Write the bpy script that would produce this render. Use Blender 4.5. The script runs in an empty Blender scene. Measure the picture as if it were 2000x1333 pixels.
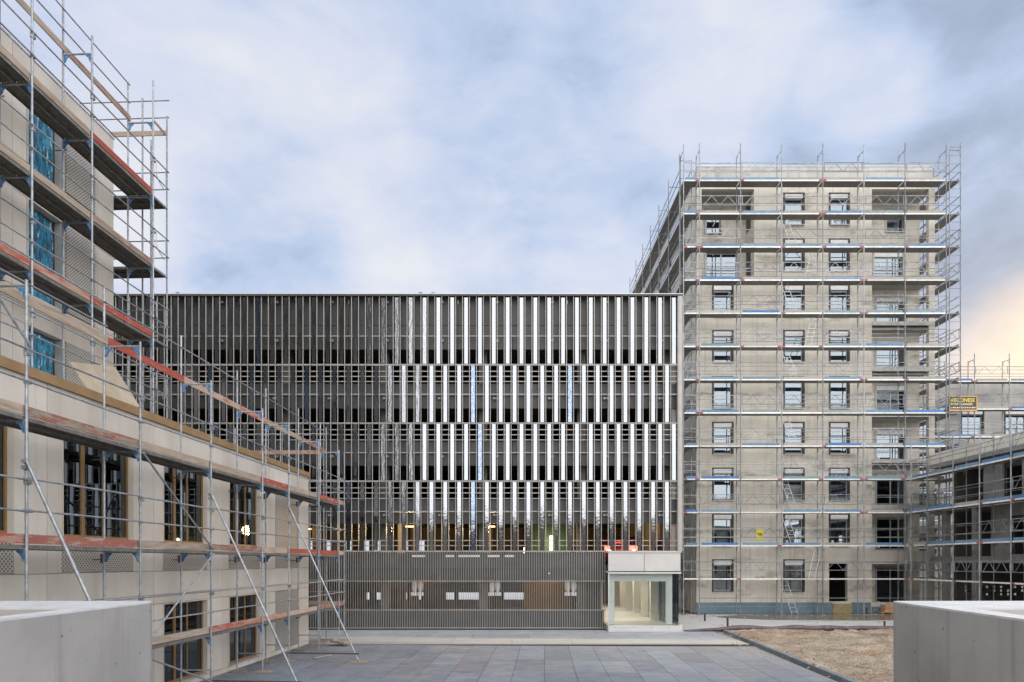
import bpy, bmesh, math, random
from mathutils import Vector, Matrix
R = random.Random(11)
scn = bpy.context.scene
# ------------------------------------------------------------------ camera
F = 1333.0                      # focal length in photo pixels (24 mm lens on a 36 mm sensor, 2000 px wide)
cam = bpy.data.cameras.new('camera'); cam.lens = 24.0; cam.sensor_width = 36.0
cam.shift_y = (1098 - 666.5) / 2000.0; cam.clip_end = 6000; cam.clip_start = .05
camo = bpy.data.objects.new('camera', cam); scn.collection.objects.link(camo)
camo.location = (0, 0, 3.2); camo.rotation_euler = (math.pi / 2, 0, 0)
scn.camera = camo
scn.view_settings.view_transform = 'Standard'; scn.view_settings.look = 'None'
scn.view_settings.gamma = 1; scn.view_settings.use_curve_mapping = False
scn.view_settings.exposure = 0.5
# ------------------------------------------------------------------ sun and sky
SUN_EL, SUN_AZ = math.radians(11), math.radians(38)       # low evening sun, right of the view direction
sl = bpy.data.lights.new('sun', 'SUN'); sl.energy = 1.3; sl.angle = math.radians(12); sl.color = (1, .80, .60)
so = bpy.data.objects.new('sun', sl); scn.collection.objects.link(so)
sd = Vector((math.sin(SUN_AZ) * math.cos(SUN_EL), math.cos(SUN_AZ) * math.cos(SUN_EL), math.sin(SUN_EL)))
so.rotation_euler = sd.to_track_quat('Z', 'Y').to_euler(); so.location = (60, 60, 60)

world = bpy.data.worlds.new('World'); scn.world = world; world.use_nodes = True
nt = world.node_tree; nt.nodes.clear()
def nd(t, **k):
    n = nt.nodes.new(t)
    for a, v in k.items(): setattr(n, a, v)
    return n
def lk(a, b): nt.links.new(a, b)
def math_(op, a, b=None, c=None, clamp=False):
    n = nd('ShaderNodeMath', operation=op); n.use_clamp = clamp
    for i, v in enumerate((a, b, c)):
        if v is None: continue
        if hasattr(v, 'is_output'): lk(v, n.inputs[i])
        else: n.inputs[i].default_value = v
    return n.outputs[0]
out = nd('ShaderNodeOutputWorld'); bg = nd('ShaderNodeBackground'); bg.inputs[1].default_value = 0.1
lk(bg.outputs[0], out.inputs[0])
sky = nd('ShaderNodeTexSky', sky_type='NISHITA'); sky.sun_disc = False
sky.sun_elevation = SUN_EL; sky.sun_rotation = SUN_AZ
tc = nd('ShaderNodeTexCoord'); sep = nd('ShaderNodeSeparateXYZ'); lk(tc.outputs['Generated'], sep.inputs[0])
dz = math_('ADD', math_('MAXIMUM', sep.outputs[2], 0.0), 0.32)
cv = nd('ShaderNodeCombineXYZ')
lk(math_('DIVIDE', sep.outputs[0], dz), cv.inputs[0]); lk(math_('DIVIDE', sep.outputs[1], dz), cv.inputs[1])
lk(math_('MULTIPLY', sep.outputs[2], 1.5), cv.inputs[2])
def wnoise(scale, detail, rough, off, dist=0.0):
    mp = nd('ShaderNodeMapping'); mp.inputs['Location'].default_value = off; lk(cv.outputs[0], mp.inputs[0])
    n = nd('ShaderNodeTexNoise'); n.inputs['Scale'].default_value = scale; n.inputs['Detail'].default_value = detail
    n.inputs['Roughness'].default_value = rough; n.inputs['Distortion'].default_value = dist
    lk(mp.outputs[0], n.inputs['Vector']); return n.outputs[0]
big = wnoise(1.1, 5, .5, (3.1, 1.7, 0)); med = wnoise(2.8, 6, .52, (7.3, 2.2, 4), .25)
def lobe(px, py, wdeg, amp):    # a soft patch of cloud in a given direction of the sky
    d = Vector((px - 1000, F, 1098 - py)).normalized()
    vm = nd('ShaderNodeVectorMath', operation='DOT_PRODUCT'); lk(tc.outputs['Generated'], vm.inputs[0]); vm.inputs[1].default_value = d
    mr = nd('ShaderNodeMapRange', interpolation_type='SMOOTHSTEP'); lk(vm.outputs['Value'], mr.inputs[0])
    mr.inputs[1].default_value = math.cos(math.radians(wdeg)); mr.inputs[2].default_value = 1.0
    mr.inputs[3].default_value = 0.0; mr.inputs[4].default_value = amp
    return mr.outputs[0]
fin = wnoise(6.0, 8, .62, (1.3, 9.2, 2), .35)
v = math_('ADD', math_('ADD', math_('MULTIPLY', big, .50), math_('MULTIPLY', med, .62)), math_('MULTIPLY', fin, .40))
v = math_('SUBTRACT', v, .215)
for a in ((560, 400, 28, .18), (330, 330, 22, .05), (1400, 110, 9, .22), (1690, 185, 5, .20), (1000, 200, 16, -.10),
          (1780, 60, 16, -.04), (1900, 330, 18, -.04), (520, 480, 8, -.20), (1230, 560, 9, .05), (1900, 330, 9, .08), (1950, 560, 12, -.04), (1560, 300, 20, -.06), (2050, 150, 16, -.08), (1280, 450, 10, .07)):
    v = math_('ADD', v, lobe(*a))
rm = nd('ShaderNodeValToRGB'); e = rm.color_ramp.elements
e[0].position = .30; e[0].color = (.33, .41, .56, 1)
e[1].position = .84; e[1].color = (.90, .92, .98, 1)
for p, c in ((.45, (.44, .54, .73, 1)), (.55, (.56, .68, .91, 1)), (.68, (.74, .80, .97, 1))):
    q = e.new(p); q.color = c
lk(v, rm.inputs[0])
def mixc(a, b, f, mode='MIX'):
    m = nd('ShaderNodeMix', data_type='RGBA', blend_type=mode)
    for s, x in ((m.inputs[0], f), (m.inputs[6], a), (m.inputs[7], b)):
        if hasattr(x, 'is_output'): lk(x, s)
        else: s.default_value = x
    return m.outputs[2]
# warm sunset light low on the right, paler towards the horizon
glow = lobe(2090, 750, 9, .85)
col = mixc(rm.outputs[0], (1.30, .98, .66, 1), math_('MULTIPLY', glow, math_('ADD', math_('MULTIPLY', med, 2.2), .0), clamp=True))
hz = nd('ShaderNodeMapRange', interpolation_type='SMOOTHSTEP'); lk(sep.outputs[2], hz.inputs[0])
hz.inputs[1].default_value = .0; hz.inputs[2].default_value = .30; hz.inputs[3].default_value = .38; hz.inputs[4].default_value = 0
col = mixc(col, (.86, .86, .94, 1), hz.outputs[0])
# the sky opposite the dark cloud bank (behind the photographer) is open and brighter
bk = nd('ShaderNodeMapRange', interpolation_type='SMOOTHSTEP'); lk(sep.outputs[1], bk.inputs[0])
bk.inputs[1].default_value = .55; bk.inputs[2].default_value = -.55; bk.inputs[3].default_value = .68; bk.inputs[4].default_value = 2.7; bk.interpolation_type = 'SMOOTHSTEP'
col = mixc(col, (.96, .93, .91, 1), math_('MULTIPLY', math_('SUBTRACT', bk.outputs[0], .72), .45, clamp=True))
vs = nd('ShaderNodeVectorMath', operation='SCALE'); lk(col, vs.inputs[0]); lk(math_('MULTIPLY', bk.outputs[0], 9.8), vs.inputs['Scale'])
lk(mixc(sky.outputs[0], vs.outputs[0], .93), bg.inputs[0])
# ------------------------------------------------------------------ building helpers
COL = scn.collection
FR = {}
I4 = Matrix.Identity(4)
T = Matrix.Translation
def tag(o, label=None, cat=None, group=None, kind=None):
    if label: o['label'] = label
    if cat: o['category'] = cat
    if group: o['group'] = group
    if kind: o['kind'] = kind
    return o
def thing(name, label, cat, base=(0, 0, 0), frame=I4, group=None, kind=None):
    o = bpy.data.objects.new(name, None); COL.objects.link(o); o.empty_display_size = .3
    o.matrix_world = frame @ T(Vector(base)); FR[o] = T(-Vector(base))
    return tag(o, label, cat, group, kind)
def link(name, mesh, parent, M):
    o = bpy.data.objects.new(name, mesh); COL.objects.link(o)
    if parent is not None:
        o.parent = parent; o.matrix_basis = FR[parent] @ M
    else: o.matrix_world = M
    return o
def bm_box(bm, lo, hi):
    x0, y0, z0 = lo; x1, y1, z1 = hi
    v = [bm.verts.new(p) for p in ((x0,y0,z0),(x1,y0,z0),(x1,y1,z0),(x0,y1,z0),(x0,y0,z1),(x1,y0,z1),(x1,y1,z1),(x0,y1,z1))]
    for f in ((0,3,2,1),(4,5,6,7),(0,1,5,4),(1,2,6,5),(2,3,7,6),(3,0,4,7)): bm.faces.new([v[i] for i in f])
def bm_tube(bm, p, q, r, n=6, r2=None):
    p = Vector(p); q = Vector(q); d = (q - p).normalized(); a = d.orthogonal().normalized(); b = d.cross(a); r2 = r if r2 is None else r2
    A = []; B = []
    for i in range(n):
        t = 2 * math.pi * i / n; o = a * math.cos(t) + b * math.sin(t)
        A.append(bm.verts.new(p + o * r)); B.append(bm.verts.new(q + o * r2))
    for i in range(n): bm.faces.new((A[i], A[(i+1) % n], B[(i+1) % n], B[i]))
    bm.faces.new(A[::-1]); bm.faces.new(B)
def tomesh(bm, mat, name='mesh', smooth=False):
    bmesh.ops.recalc_face_normals(bm, faces=bm.faces[:])
    me = bpy.data.meshes.new(name); bm.to_mesh(me); bm.free(); me.materials.append(mat)
    if smooth:
        for p in me.polygons: p.use_smooth = True
    return me
_c = {}
def cube_mesh(mat):
    k = ('c', mat.name)
    if k not in _c:
        bm = bmesh.new(); bm_box(bm, (-.5,-.5,-.5), (.5,.5,.5)); _c[k] = tomesh(bm, mat, 'block')
    return _c[k]
def cyl_mesh(mat):
    k = ('t', mat.name)
    if k not in _c:
        bm = bmesh.new(); bm_tube(bm, (0,0,-.5), (0,0,.5), 1, 8); _c[k] = tomesh(bm, mat, 'tube', True)
        for p in _c[k].polygons: p.use_smooth = len(p.vertices) == 4
    return _c[k]
def box(name, parent, lo, hi, mat, frame=None):
    lo = Vector(lo); hi = Vector(hi); s = hi - lo
    M = T((lo + hi) / 2) @ Matrix.Diagonal((abs(s.x), abs(s.y), abs(s.z), 1))
    if frame is not None: M = frame @ M
    return link(name, cube_mesh(mat), parent, M)
def tube(name, parent, p, q, r, mat):
    p = Vector(p); q = Vector(q); d = q - p
    M = T((p + q) / 2) @ d.to_track_quat('Z', 'Y').to_matrix().to_4x4() @ Matrix.Diagonal((r, r, d.length, 1))
    return link(name, cyl_mesh(mat), parent, M)
def mpart(name, parent, bm, mat, origin=(0, 0, 0), smooth=False, frame=I4):
    origin = Vector(origin)
    bmesh.ops.translate(bm, verts=bm.verts[:], vec=-origin)
    me = tomesh(bm, mat, name, smooth)
    M = frame @ T(origin)
    o = link(name, me, parent, M); FR[o] = T(-origin); return o
def boxes(name, parent, lst, mat, origin=None):
    bm = bmesh.new()
    for lo, hi in lst: bm_box(bm, lo, hi)
    return mpart(name, parent, bm, mat, origin or lst[0][0])
def wall(name, parent, u, v, holes, t, mat, mp, openbottom=False):
    """a wall u0..u1 by v0..v1 with real rectangular openings; mp(u, v, w) -> xyz, w = 0..t depth"""
    us = sorted({u[0], u[1], *[h[0] for h in holes], *[h[1] for h in holes]}); us = [a for a in us if u[0] <= a <= u[1]]
    vs_ = sorted({v[0], v[1], *[h[2] for h in holes], *[h[3] for h in holes]}); vs_ = [a for a in vs_ if v[0] <= a <= v[1]]
    def solid(i, j):
        if i < 0 or j < 0 or i >= len(us) - 1 or j >= len(vs_) - 1: return False
        cu = (us[i] + us[i+1]) / 2; cvv = (vs_[j] + vs_[j+1]) / 2
        return not any(h[0] < cu < h[1] and h[2] < cvv < h[3] for h in holes)
    bm = bmesh.new(); vd = {}
    def V(a, b, w):
        k = (round(a, 4), round(b, 4), w)
        if k not in vd: vd[k] = bm.verts.new(mp(a, b, w))
        return vd[k]
    for i in range(len(us) - 1):
        for j in range(len(vs_) - 1):
            if not solid(i, j): continue
            a, b, c, d = us[i], us[i+1], vs_[j], vs_[j+1]
            bm.faces.new([V(a,c,0), V(b,c,0), V(b,d,0), V(a,d,0)]); bm.faces.new([V(a,c,t), V(a,d,t), V(b,d,t), V(b,c,t)])
            if not solid(i-1, j): bm.faces.new([V(a,c,0), V(a,d,0), V(a,d,t), V(a,c,t)])
            if not solid(i+1, j): bm.faces.new([V(b,c,0), V(b,c,t), V(b,d,t), V(b,d,0)])
            if not solid(i, j-1): bm.faces.new([V(a,c,0), V(a,c,t), V(b,c,t), V(b,c,0)])
            if not solid(i, j+1): bm.faces.new([V(a,d,0), V(b,d,0), V(b,d,t), V(a,d,t)])
    return mpart(name, parent, bm, mat, mp(u[0], v[0], 0))
# ------------------------------------------------------------------ materials
class NT:
    def __init__(s, name):
        s.m = bpy.data.materials.new(name); s.m.use_nodes = True; s.t = s.m.node_tree; s.t.nodes.clear()
        s.o = s.t.nodes.new('ShaderNodeOutputMaterial'); s.pos = s.n('ShaderNodeNewGeometry').outputs['Position']
    def n(s, t, ins=None, **k):
        q = s.t.nodes.new(t)
        for a, v in k.items(): setattr(q, a, v)
        for a, v in (ins or {}).items():
            if hasattr(v, 'is_output'): s.t.links.new(v, q.inputs[a])
            else: q.inputs[a].default_value = v
        return q
    def noise(s, sc, scale, detail=5, rough=.55, off=(0,0,0)):
        mp = s.n('ShaderNodeMapping', {'Vector': s.pos, 'Scale': sc, 'Location': off})
        return s.n('ShaderNodeTexNoise', {'Vector': mp.outputs[0], 'Scale': scale, 'Detail': detail, 'Roughness': rough}).outputs[0]
    def mr(s, x, a, b, c=0, d=1):
        return s.n('ShaderNodeMapRange', {0: x, 1: a, 2: b, 3: c, 4: d}).outputs[0]
    def mix(s, a, b, f, mode='MIX'):
        return s.n('ShaderNodeMix', {0: f, 6: a, 7: b}, data_type='RGBA', blend_type=mode).outputs[2]
    def mth(s, op, a, b=0.0, c=0.0): return s.n('ShaderNodeMath', {0: a, 1: b, 2: c}, operation=op).outputs[0]
    def rnd(s): return s.n('ShaderNodeObjectInfo').outputs['Random']
    def bsdf(s, col, rough=.6, metal=0, bump=None, bstr=.3, bdist=.01, **kw):
        ins = {'Base Color': col, 'Roughness': rough, 'Metallic': metal}; ins.update(kw)
        p = s.n('ShaderNodeBsdfPrincipled', ins)
        if bump is not None:
            b = s.n('ShaderNodeBump', {'Height': bump, 'Strength': bstr, 'Distance': bdist}); s.t.links.new(b.outputs[0], p.inputs['Normal'])
        s.t.links.new(p.outputs[0], s.o.inputs[0]); return p
def c4(c): return (c[0], c[1], c[2], 1)
def mat(name, c1, c2=None, sc=(1,1,1), ns=2.0, rough=.6, metal=0, bump=0, bsc=30, rnd=0, c3=None, sc3=(1,1,1), ns3=3, th=.6, lo=.35, hi=.65, bdist=.01):
    s = NT(name); c2 = c2 or c1
    col = s.mix(c4(c1), c4(c2), s.mr(s.noise(sc, ns), lo, hi))
    if c3: col = s.mix(col, c4(c3), s.mr(s.noise(sc3, ns3, 7, .6, (5, 3, 9)), th, th + .1))
    if rnd:
        g = s.mr(s.rnd(), 0, 1, 1 - rnd, 1 + rnd)
        col = s.n('ShaderNodeVectorMath', {0: col, 'Scale': g}, operation='SCALE').outputs[0]
    s.bsdf(col, rough, metal, s.noise((1,1,1), bsc, 6) if bump else None, bump, bdist)
    return s.m
def concrete(name, c1, c2, dark, joint=0, boards=.0, bug=0, warm=None, zoff=0):
    s = NT(name)
    col = s.mix(c4(c1), c4(c2), s.mr(s.noise((.35,.35,.35), 1.6, 6, .6), .35, .65))
    st = s.noise((2.2, 2.2, .10), 2.0, 6, .65)                 # vertical run marks
    col = s.mix(col, c4(dark), s.mr(st, .52, .78, 0, .7))
    if boards:                                                 # formwork board edges
        bd = s.noise((5, 5, .04), 1.6, 2, .3)
        col = s.mix(col, c4(dark), s.mr(bd, .60, .66, 0, boards))
    z = s.n('ShaderNodeSeparateXYZ', {0: s.pos}).outputs[2]
    if joint:                                                  # pour joints with damp stains
        w = s.mth('ADD', z, s.mth('MULTIPLY', s.noise((1,1,1), 1.3, 5), .25))
        f = s.mth('FRACT', s.mth('DIVIDE', s.mth('ADD', w, zoff), joint))
        ln = s.mth('MULTIPLY', s.mr(s.mth('ABSOLUTE', s.mth('SUBTRACT', f, .5)), .012, .05, 1, 0), s.mr(s.noise((.5,.5,.5), 2.2, 5), .45, .62))
        col = s.mix(col, c4(dark), s.mth('MULTIPLY', ln, .9))
        x2 = s.mr(s.noise((.25,.25,.5), 1.9, 7, .65, (8,8,8)), .55, .68, 0, .75)
        col = s.mix(col, c4([dark[0]*.8, dark[1]*.8, dark[2]*.75]), x2)
    if bug:
        vo = s.n('ShaderNodeTexVoronoi', {'Vector': s.pos, 'Scale': bug, 'Randomness': 1.0}).outputs['Distance']
        hole = s.mth('MULTIPLY', s.mr(vo, .08, .12, 1, 0), s.mr(s.noise((1,1,1), bug * .8, 2), .50, .56))
        col = s.mix(col, c4([a * .35 for a in dark]), s.mth('MULTIPLY', hole, .8))
        vo2 = s.n('ShaderNodeTexVoronoi', {'Vector': s.pos, 'Scale': bug * 3.1}).outputs['Distance']
        h2 = s.mth('MULTIPLY', s.mr(vo2, .08, .14, 1, 0), s.mr(s.noise((1,1,1), 7, 2), .50, .6))
        col = s.mix(col, c4([a * .5 for a in dark]), s.mth('MULTIPLY', h2, .6))
    s.bsdf(col, .75, 0, s.noise((1,1,1), 28, 6), .25, .01)
    return s.m
m_conc = concrete('tower_concrete', (.52,.485,.42), (.63,.595,.52), (.29,.27,.225), joint=2.84, boards=.14, bug=5, zoff=1.9)
m_conc2 = concrete('grey_concrete', (.38,.37,.35), (.47,.46,.43), (.22,.21,.19), joint=2.84, boards=.1)
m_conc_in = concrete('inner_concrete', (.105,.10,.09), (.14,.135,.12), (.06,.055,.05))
m_conc3 = concrete('shade_dark_concrete', (.20,.195,.185), (.27,.26,.245), (.11,.105,.10), joint=2.84, boards=.1)  # darker copy: shade of the right wing and dark reflections put into the colour
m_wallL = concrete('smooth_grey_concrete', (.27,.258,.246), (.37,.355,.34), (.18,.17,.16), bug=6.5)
m_topL = mat('pale_lit_concrete_top', (.44,.44,.44), (.54,.54,.54), ns=5, rough=.7, bump=.1)  # paler than the wall: skylight on the tops put into the colour
m_clad = concrete('beige_cladding', (.52,.465,.385), (.585,.53,.45), (.40,.35,.28))
def _clad():
    s = NT('beige_facade_panel')
    col = s.mix((.535,.48,.41,1), (.61,.56,.49,1), s.mr(s.noise((.6,.6,.6), 1.5, 5), .35, .65))
    col = s.mix(col, (.40,.34,.27,1), s.mr(s.noise((3,3,.12), 2, 6, .65), .55, .8, 0, .6))
    col = s.mix(col, (.36,.30,.24,1), s.mr(s.noise((1,1,1), 9, 6, .7), .64, .72, 0, .5))
    col = s.n('ShaderNodeVectorMath', {0: col, 'Scale': s.mr(s.rnd(), 0, 1, .90, 1.05)}, operation='SCALE').outputs[0]
    s.bsdf(col, .62, 0, s.noise((1,1,1), 14, 5), .12, .01); return s.m
m_panel = _clad()
def _perf():
    s = NT('perforated_sheet')
    sp = s.n('ShaderNodeSeparateXYZ', {0: s.pos}); k = 2 * math.pi / .085
    a = s.mth('SINE', s.mth('MULTIPLY', sp.outputs[1], k)); b = s.mth('SINE', s.mth('MULTIPLY', sp.outputs[2], k))
    h = s.mr(s.mth('MULTIPLY', a, b), .12, .35)
    col = s.mix((.50,.46,.40,1), (.10,.09,.08,1), h)
    s.bsdf(col, .45, .25, h, .4, -.01); return s.m
m_perf = _perf()
m_bronze = mat('bronze_coping', (.27,.165,.075), (.33,.21,.10), sc=(1,1,1), ns=3, rough=.5, metal=.1, c3=(.16,.10,.05), ns3=8, th=.66)
m_bframe = mat('bronze_window_frame', (.26,.155,.07), (.32,.19,.09), rough=.35, metal=.35)
m_alu = mat('light_aluminium', (.50,.50,.49), (.58,.58,.57), ns=4, rough=.42, metal=.4)
m_steel = mat('galvanised_steel', (.22,.235,.25), (.36,.375,.39), ns=9, rough=.45, metal=.45, c3=(.62,.60,.56), ns3=30, th=.60, rnd=.18)
m_steel_far = mat('weathered_tube', (.15,.16,.175), (.30,.31,.32), ns=3, rough=.5, metal=.3, rnd=.35)
m_sdark = mat('dark_steel', (.06,.06,.065), (.10,.10,.10), rough=.5, metal=.3)
m_deck = mat('steel_deck', (.13,.12,.105), (.20,.185,.165), sc=(1,1,1), ns=8, rough=.6, metal=.3, c3=(.12,.10,.08), ns3=5, th=.55)
m_dfar = mat('deck_underside', (.15,.145,.135), (.21,.20,.19), ns=6, rough=.6)
m_dedge = mat('deck_edge_aluminium', (.52,.52,.51), (.72,.71,.69), ns=5, rough=.5, metal=.2, rnd=.22)
def wood(name, c1, c2, paint=None, amt=.5):
    s = NT(name)
    g = s.noise((9, .7, 9), 2.5, 7, .65)
    col = s.mix(c4(c1), c4(c2), s.mr(g, .3, .7))
    if paint:
        f = s.mr(s.mth('ADD', s.noise((2, .8, 4), 3, 8, .7, (3,1,2)), s.mr(s.rnd(), 0, 1, -.12, .12)), amt, amt + .08)
        col = s.mix(c4(paint), col, f)
    col = s.n('ShaderNodeVectorMath', {0: col, 'Scale': s.mr(s.rnd(), 0, 1, .82, 1.15)}, operation='SCALE').outputs[0]
    s.bsdf(col, .8, 0, g, .5, .004); return s.m
m_wood = wood('weathered_scaffold_board', (.22,.165,.12), (.42,.34,.26), (.30,.11,.08), .34)
m_wred = wood('red_scaffold_board', (.30,.17,.12), (.38,.27,.20), (.36,.07,.045), .50)
m_wredpale = wood('faded_red_board', (.34,.24,.18), (.46,.34,.27), (.34,.115,.085), .42)
m_wraw = wood('raw_timber', (.20,.15,.10), (.32,.25,.18))
m_ply = mat('plywood_sheet', (.34,.27,.185), (.42,.345,.25), ns=3, rough=.7, c3=(.50,.45,.37), ns3=7, th=.62)
m_blue = mat('blue_fitting', (.03,.12,.29), (.06,.19,.36), ns=14, rough=.5, c3=(.26,.30,.32), ns3=16, th=.52)
def toemat(name, a, b, w):
    s = NT(name)
    n = s.noise((1.2, 1.2, 5), 4.0, 8, .72)
    f = s.mr(s.mth('ADD', n, s.mr(s.rnd(), 0, 1, -.10, .10)), .42, .62)
    col = s.mix(c4(a), c4(b), f)
    col = s.mix(col, c4(w), s.mr(s.noise((2, 2, 5), 6.5, 6, .7, (4,4,4)), .56, .66, 0, .8))
    s.bsdf(col, .7, 0, n, .2, .01); return s.m
m_toe = [toemat('bright_blue_toe_board', (.035,.125,.32), (.07,.19,.38), (.24,.31,.39)),
         toemat('scuffed_blue_toe_board', (.07,.17,.31), (.17,.26,.33), (.30,.33,.33)),
         toemat('green_blue_toe_board', (.11,.20,.24), (.22,.27,.26), (.31,.31,.28)),
         toemat('grey_toe_board', (.26,.25,.22), (.36,.34,.30), (.20,.24,.26))]
m_redcap = mat('red_end_cap', (.32,.03,.045), (.40,.05,.05), rough=.5)
m_black = mat('black_frame', (.018,.018,.02), (.03,.03,.032), rough=.45)
m_grey_frame = mat('grey_window_frame', (.30,.31,.32), (.36,.37,.38), rough=.4, metal=.2)
m_shut = mat('white_shutter_box', (.62,.62,.61), (.72,.72,.71), ns=3, rough=.5, c3=(.45,.43,.39), ns3=9, th=.66)
m_dpanel = mat('dark_grey_panel', (.040,.040,.040), (.052,.052,.051), ns=1.5, rough=.45, rnd=.10)
m_dpanel2 = mat('blue_grey_panel', (.05,.053,.058), (.068,.072,.078), ns=1.5, rough=.5, rnd=.10)
m_mull = mat('grey_brown_mullion', (.29,.28,.26), (.35,.335,.31), ns=2, rough=.45, metal=.15, rnd=.06)
m_fin = mat('dark_mullion_flank', (.05,.048,.045), (.07,.068,.065), rough=.5)
m_louv = mat('grey_louvre_bar', (.24,.23,.21), (.30,.285,.26), ns=2, rough=.45, metal=.15, rnd=.06)
def _mirror(name, tint, dirty, wob, lo=.52):
    s = NT(name)
    n1 = s.noise((6, 6, .9), 2.2, 5, .6); n2 = s.noise((1,1,1), 11, 4, .5, (2,7,1))
    off = s.n('ShaderNodeCombineXYZ', {0: s.mth('MULTIPLY', s.rnd(), 37.0), 1: 0.0, 2: s.mth('MULTIPLY', s.rnd(), 11.0)}).outputs[0]
    v2 = s.n('ShaderNodeVectorMath', {0: s.pos, 1: off}, operation='ADD').outputs[0]
    n3 = s.n('ShaderNodeTexNoise', {'Vector': v2, 'Scale': 1.1, 'Detail': 3.0}).outputs[0]
    bmp = s.mth('ADD', s.mth('MULTIPLY', n1, .5), s.mth('ADD', s.mth('MULTIPLY', n2, .25), n3))
    col = s.mix(c4(tint), c4(dirty), s.mr(s.noise((5,5,2), 6, 7, .7), lo, lo + .18, 0, .7 if lo > .5 else 1))
    s.bsdf(col, .055, 1.0, bmp, wob, .012); return s.m
m_mirror = _mirror('polished_steel_strip', (.30,.315,.335), (.22,.23,.235), .45)
m_mfilm_refl = _mirror('blue_film_and_reflection_strip', (.09,.17,.31), (.34,.36,.38), .7, .42)  # real film on some strips, painted blue reflections on the left ones
def glassm(name, tint, refl, rough=.012, bump=0):
    s = NT(name)
    fr = s.n('ShaderNodeFresnel', {'IOR': 1.5}).outputs[0]
    f = s.mth('MINIMUM', s.mth('ADD', fr, refl), 1.0)
    g = s.n('ShaderNodeBsdfGlossy', {'Color': (.80,.91,1,1), 'Roughness': rough})
    t = s.n('ShaderNodeBsdfTransparent', {'Color': c4(tint)})
    if bump:
        b = s.n('ShaderNodeBump', {'Height': s.noise((1,1,1), .9, 2), 'Strength': bump, 'Distance': .03}); s.t.links.new(b.outputs[0], g.inputs['Normal'])
    mx = s.n('ShaderNodeMixShader', {0: f, 1: t.outputs[0], 2: g.outputs[0]}); s.t.links.new(mx.outputs[0], s.o.inputs[0]); return s.m
m_glass = glassm('window_glass', (.30,.33,.34), .17, bump=.03)
m_glass2 = glassm('dusty_window_glass', (.22,.24,.25), .04, rough=.12)
m_glassL = glassm('bronze_window_glass', (.25,.26,.26), .07, bump=.02)
m_glassE = glassm('clear_green_glass', (.965,.985,.975), .02)
def _film():
    s = NT('blue_protective_film')
    n = s.noise((7, 7, 1.3), 2.0, 8, .7); n2 = s.noise((4, 4, 1), 3.0, 4, .6, (1,4,2))
    col = s.mix((.006,.075,.15,1), (.02,.30,.48,1), s.mr(n, .40, .62))
    col = s.mix(col, (.50,.74,.82,1), s.mr(n2, .58, .66))
    col = s.mix(col, (.01,.03,.05,1), s.mr(s.noise((5,5,2), 2.4, 6, .7, (9,2,2)), .50, .60))
    s.bsdf(col, .22, 0, n, .9, .03); return s.m
m_film = _film()
def _paver():
    s = NT('slate_grey_paver')
    col = s.mix((.125,.142,.170,1), (.175,.192,.218,1), s.mr(s.noise((1,1,1), 1.6, 7, .65), .35, .65))
    col = s.mix(col, (.21,.20,.185,1), s.mr(s.noise((.5,.5,.5), 1.0, 8, .75, (6,2,0)), .52, .68, 0, .75))
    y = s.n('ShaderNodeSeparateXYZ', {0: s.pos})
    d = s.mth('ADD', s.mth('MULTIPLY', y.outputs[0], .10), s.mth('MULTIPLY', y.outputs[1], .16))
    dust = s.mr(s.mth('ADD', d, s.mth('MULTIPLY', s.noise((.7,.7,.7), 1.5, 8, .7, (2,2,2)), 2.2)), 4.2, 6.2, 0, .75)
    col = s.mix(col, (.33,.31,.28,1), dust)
    sp = s.mr(s.noise((1,1,1), 38, 3, .6), .66, .72, 0, .5)
    col = s.mix(col, (.36,.34,.31,1), sp)
    col = s.n('ShaderNodeVectorMath', {0: col, 'Scale': s.mr(s.rnd(), 0, 1, .86, 1.12)}, operation='SCALE').outputs[0]
    s.bsdf(col, s.mr(s.noise((1,1,1), 2.2, 5), .3, .7, .45, .8), 0, s.noise((1,1,1), 40, 5), .25, .004); return s.m
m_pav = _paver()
m_band = mat('sandy_dust_on_paving', (.46,.41,.34), (.58,.53,.45), sc=(.25,1.6,1), ns=1.6, rough=.85, c3=(.30,.30,.30), sc3=(.3,1.4,1), ns3=2.5, th=.60, bump=.15, bsc=40)
def _fore():
    s = NT('dusty_forecourt_slab')
    col = s.mix((.20,.215,.235,1), (.27,.28,.29,1), s.mr(s.noise((1,1,1), 1.4, 7, .65), .35, .65))
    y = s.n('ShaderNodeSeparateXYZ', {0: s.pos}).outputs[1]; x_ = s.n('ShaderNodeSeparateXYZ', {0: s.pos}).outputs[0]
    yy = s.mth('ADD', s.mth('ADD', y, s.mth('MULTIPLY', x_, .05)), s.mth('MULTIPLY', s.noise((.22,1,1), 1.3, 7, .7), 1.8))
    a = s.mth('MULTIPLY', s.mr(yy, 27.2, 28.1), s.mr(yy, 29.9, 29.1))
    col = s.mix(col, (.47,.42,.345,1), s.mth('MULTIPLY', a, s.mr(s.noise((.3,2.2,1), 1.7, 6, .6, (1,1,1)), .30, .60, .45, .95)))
    st = s.mr(s.noise((.25,3.0,1), 1.2, 6, .65, (7,3,3)), .52, .62, 0, .5)
    col = s.mix(col, (.40,.38,.34,1), st)
    col = s.n('ShaderNodeVectorMath', {0: col, 'Scale': s.mr(s.rnd(), 0, 1, .92, 1.08)}, operation='SCALE').outputs[0]
    s.bsdf(col, .75, 0, s.noise((1,1,1), 30, 5), .2, .004); return s.m
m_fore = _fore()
m_joint = mat('dark_joint_bed', (.035,.035,.035), (.05,.05,.05), rough=.9)
m_ground = mat('bare_ground', (.20,.18,.15), (.28,.25,.21), sc=(.2,.2,.2), ns=2, rough=.9, bump=.3)
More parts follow.
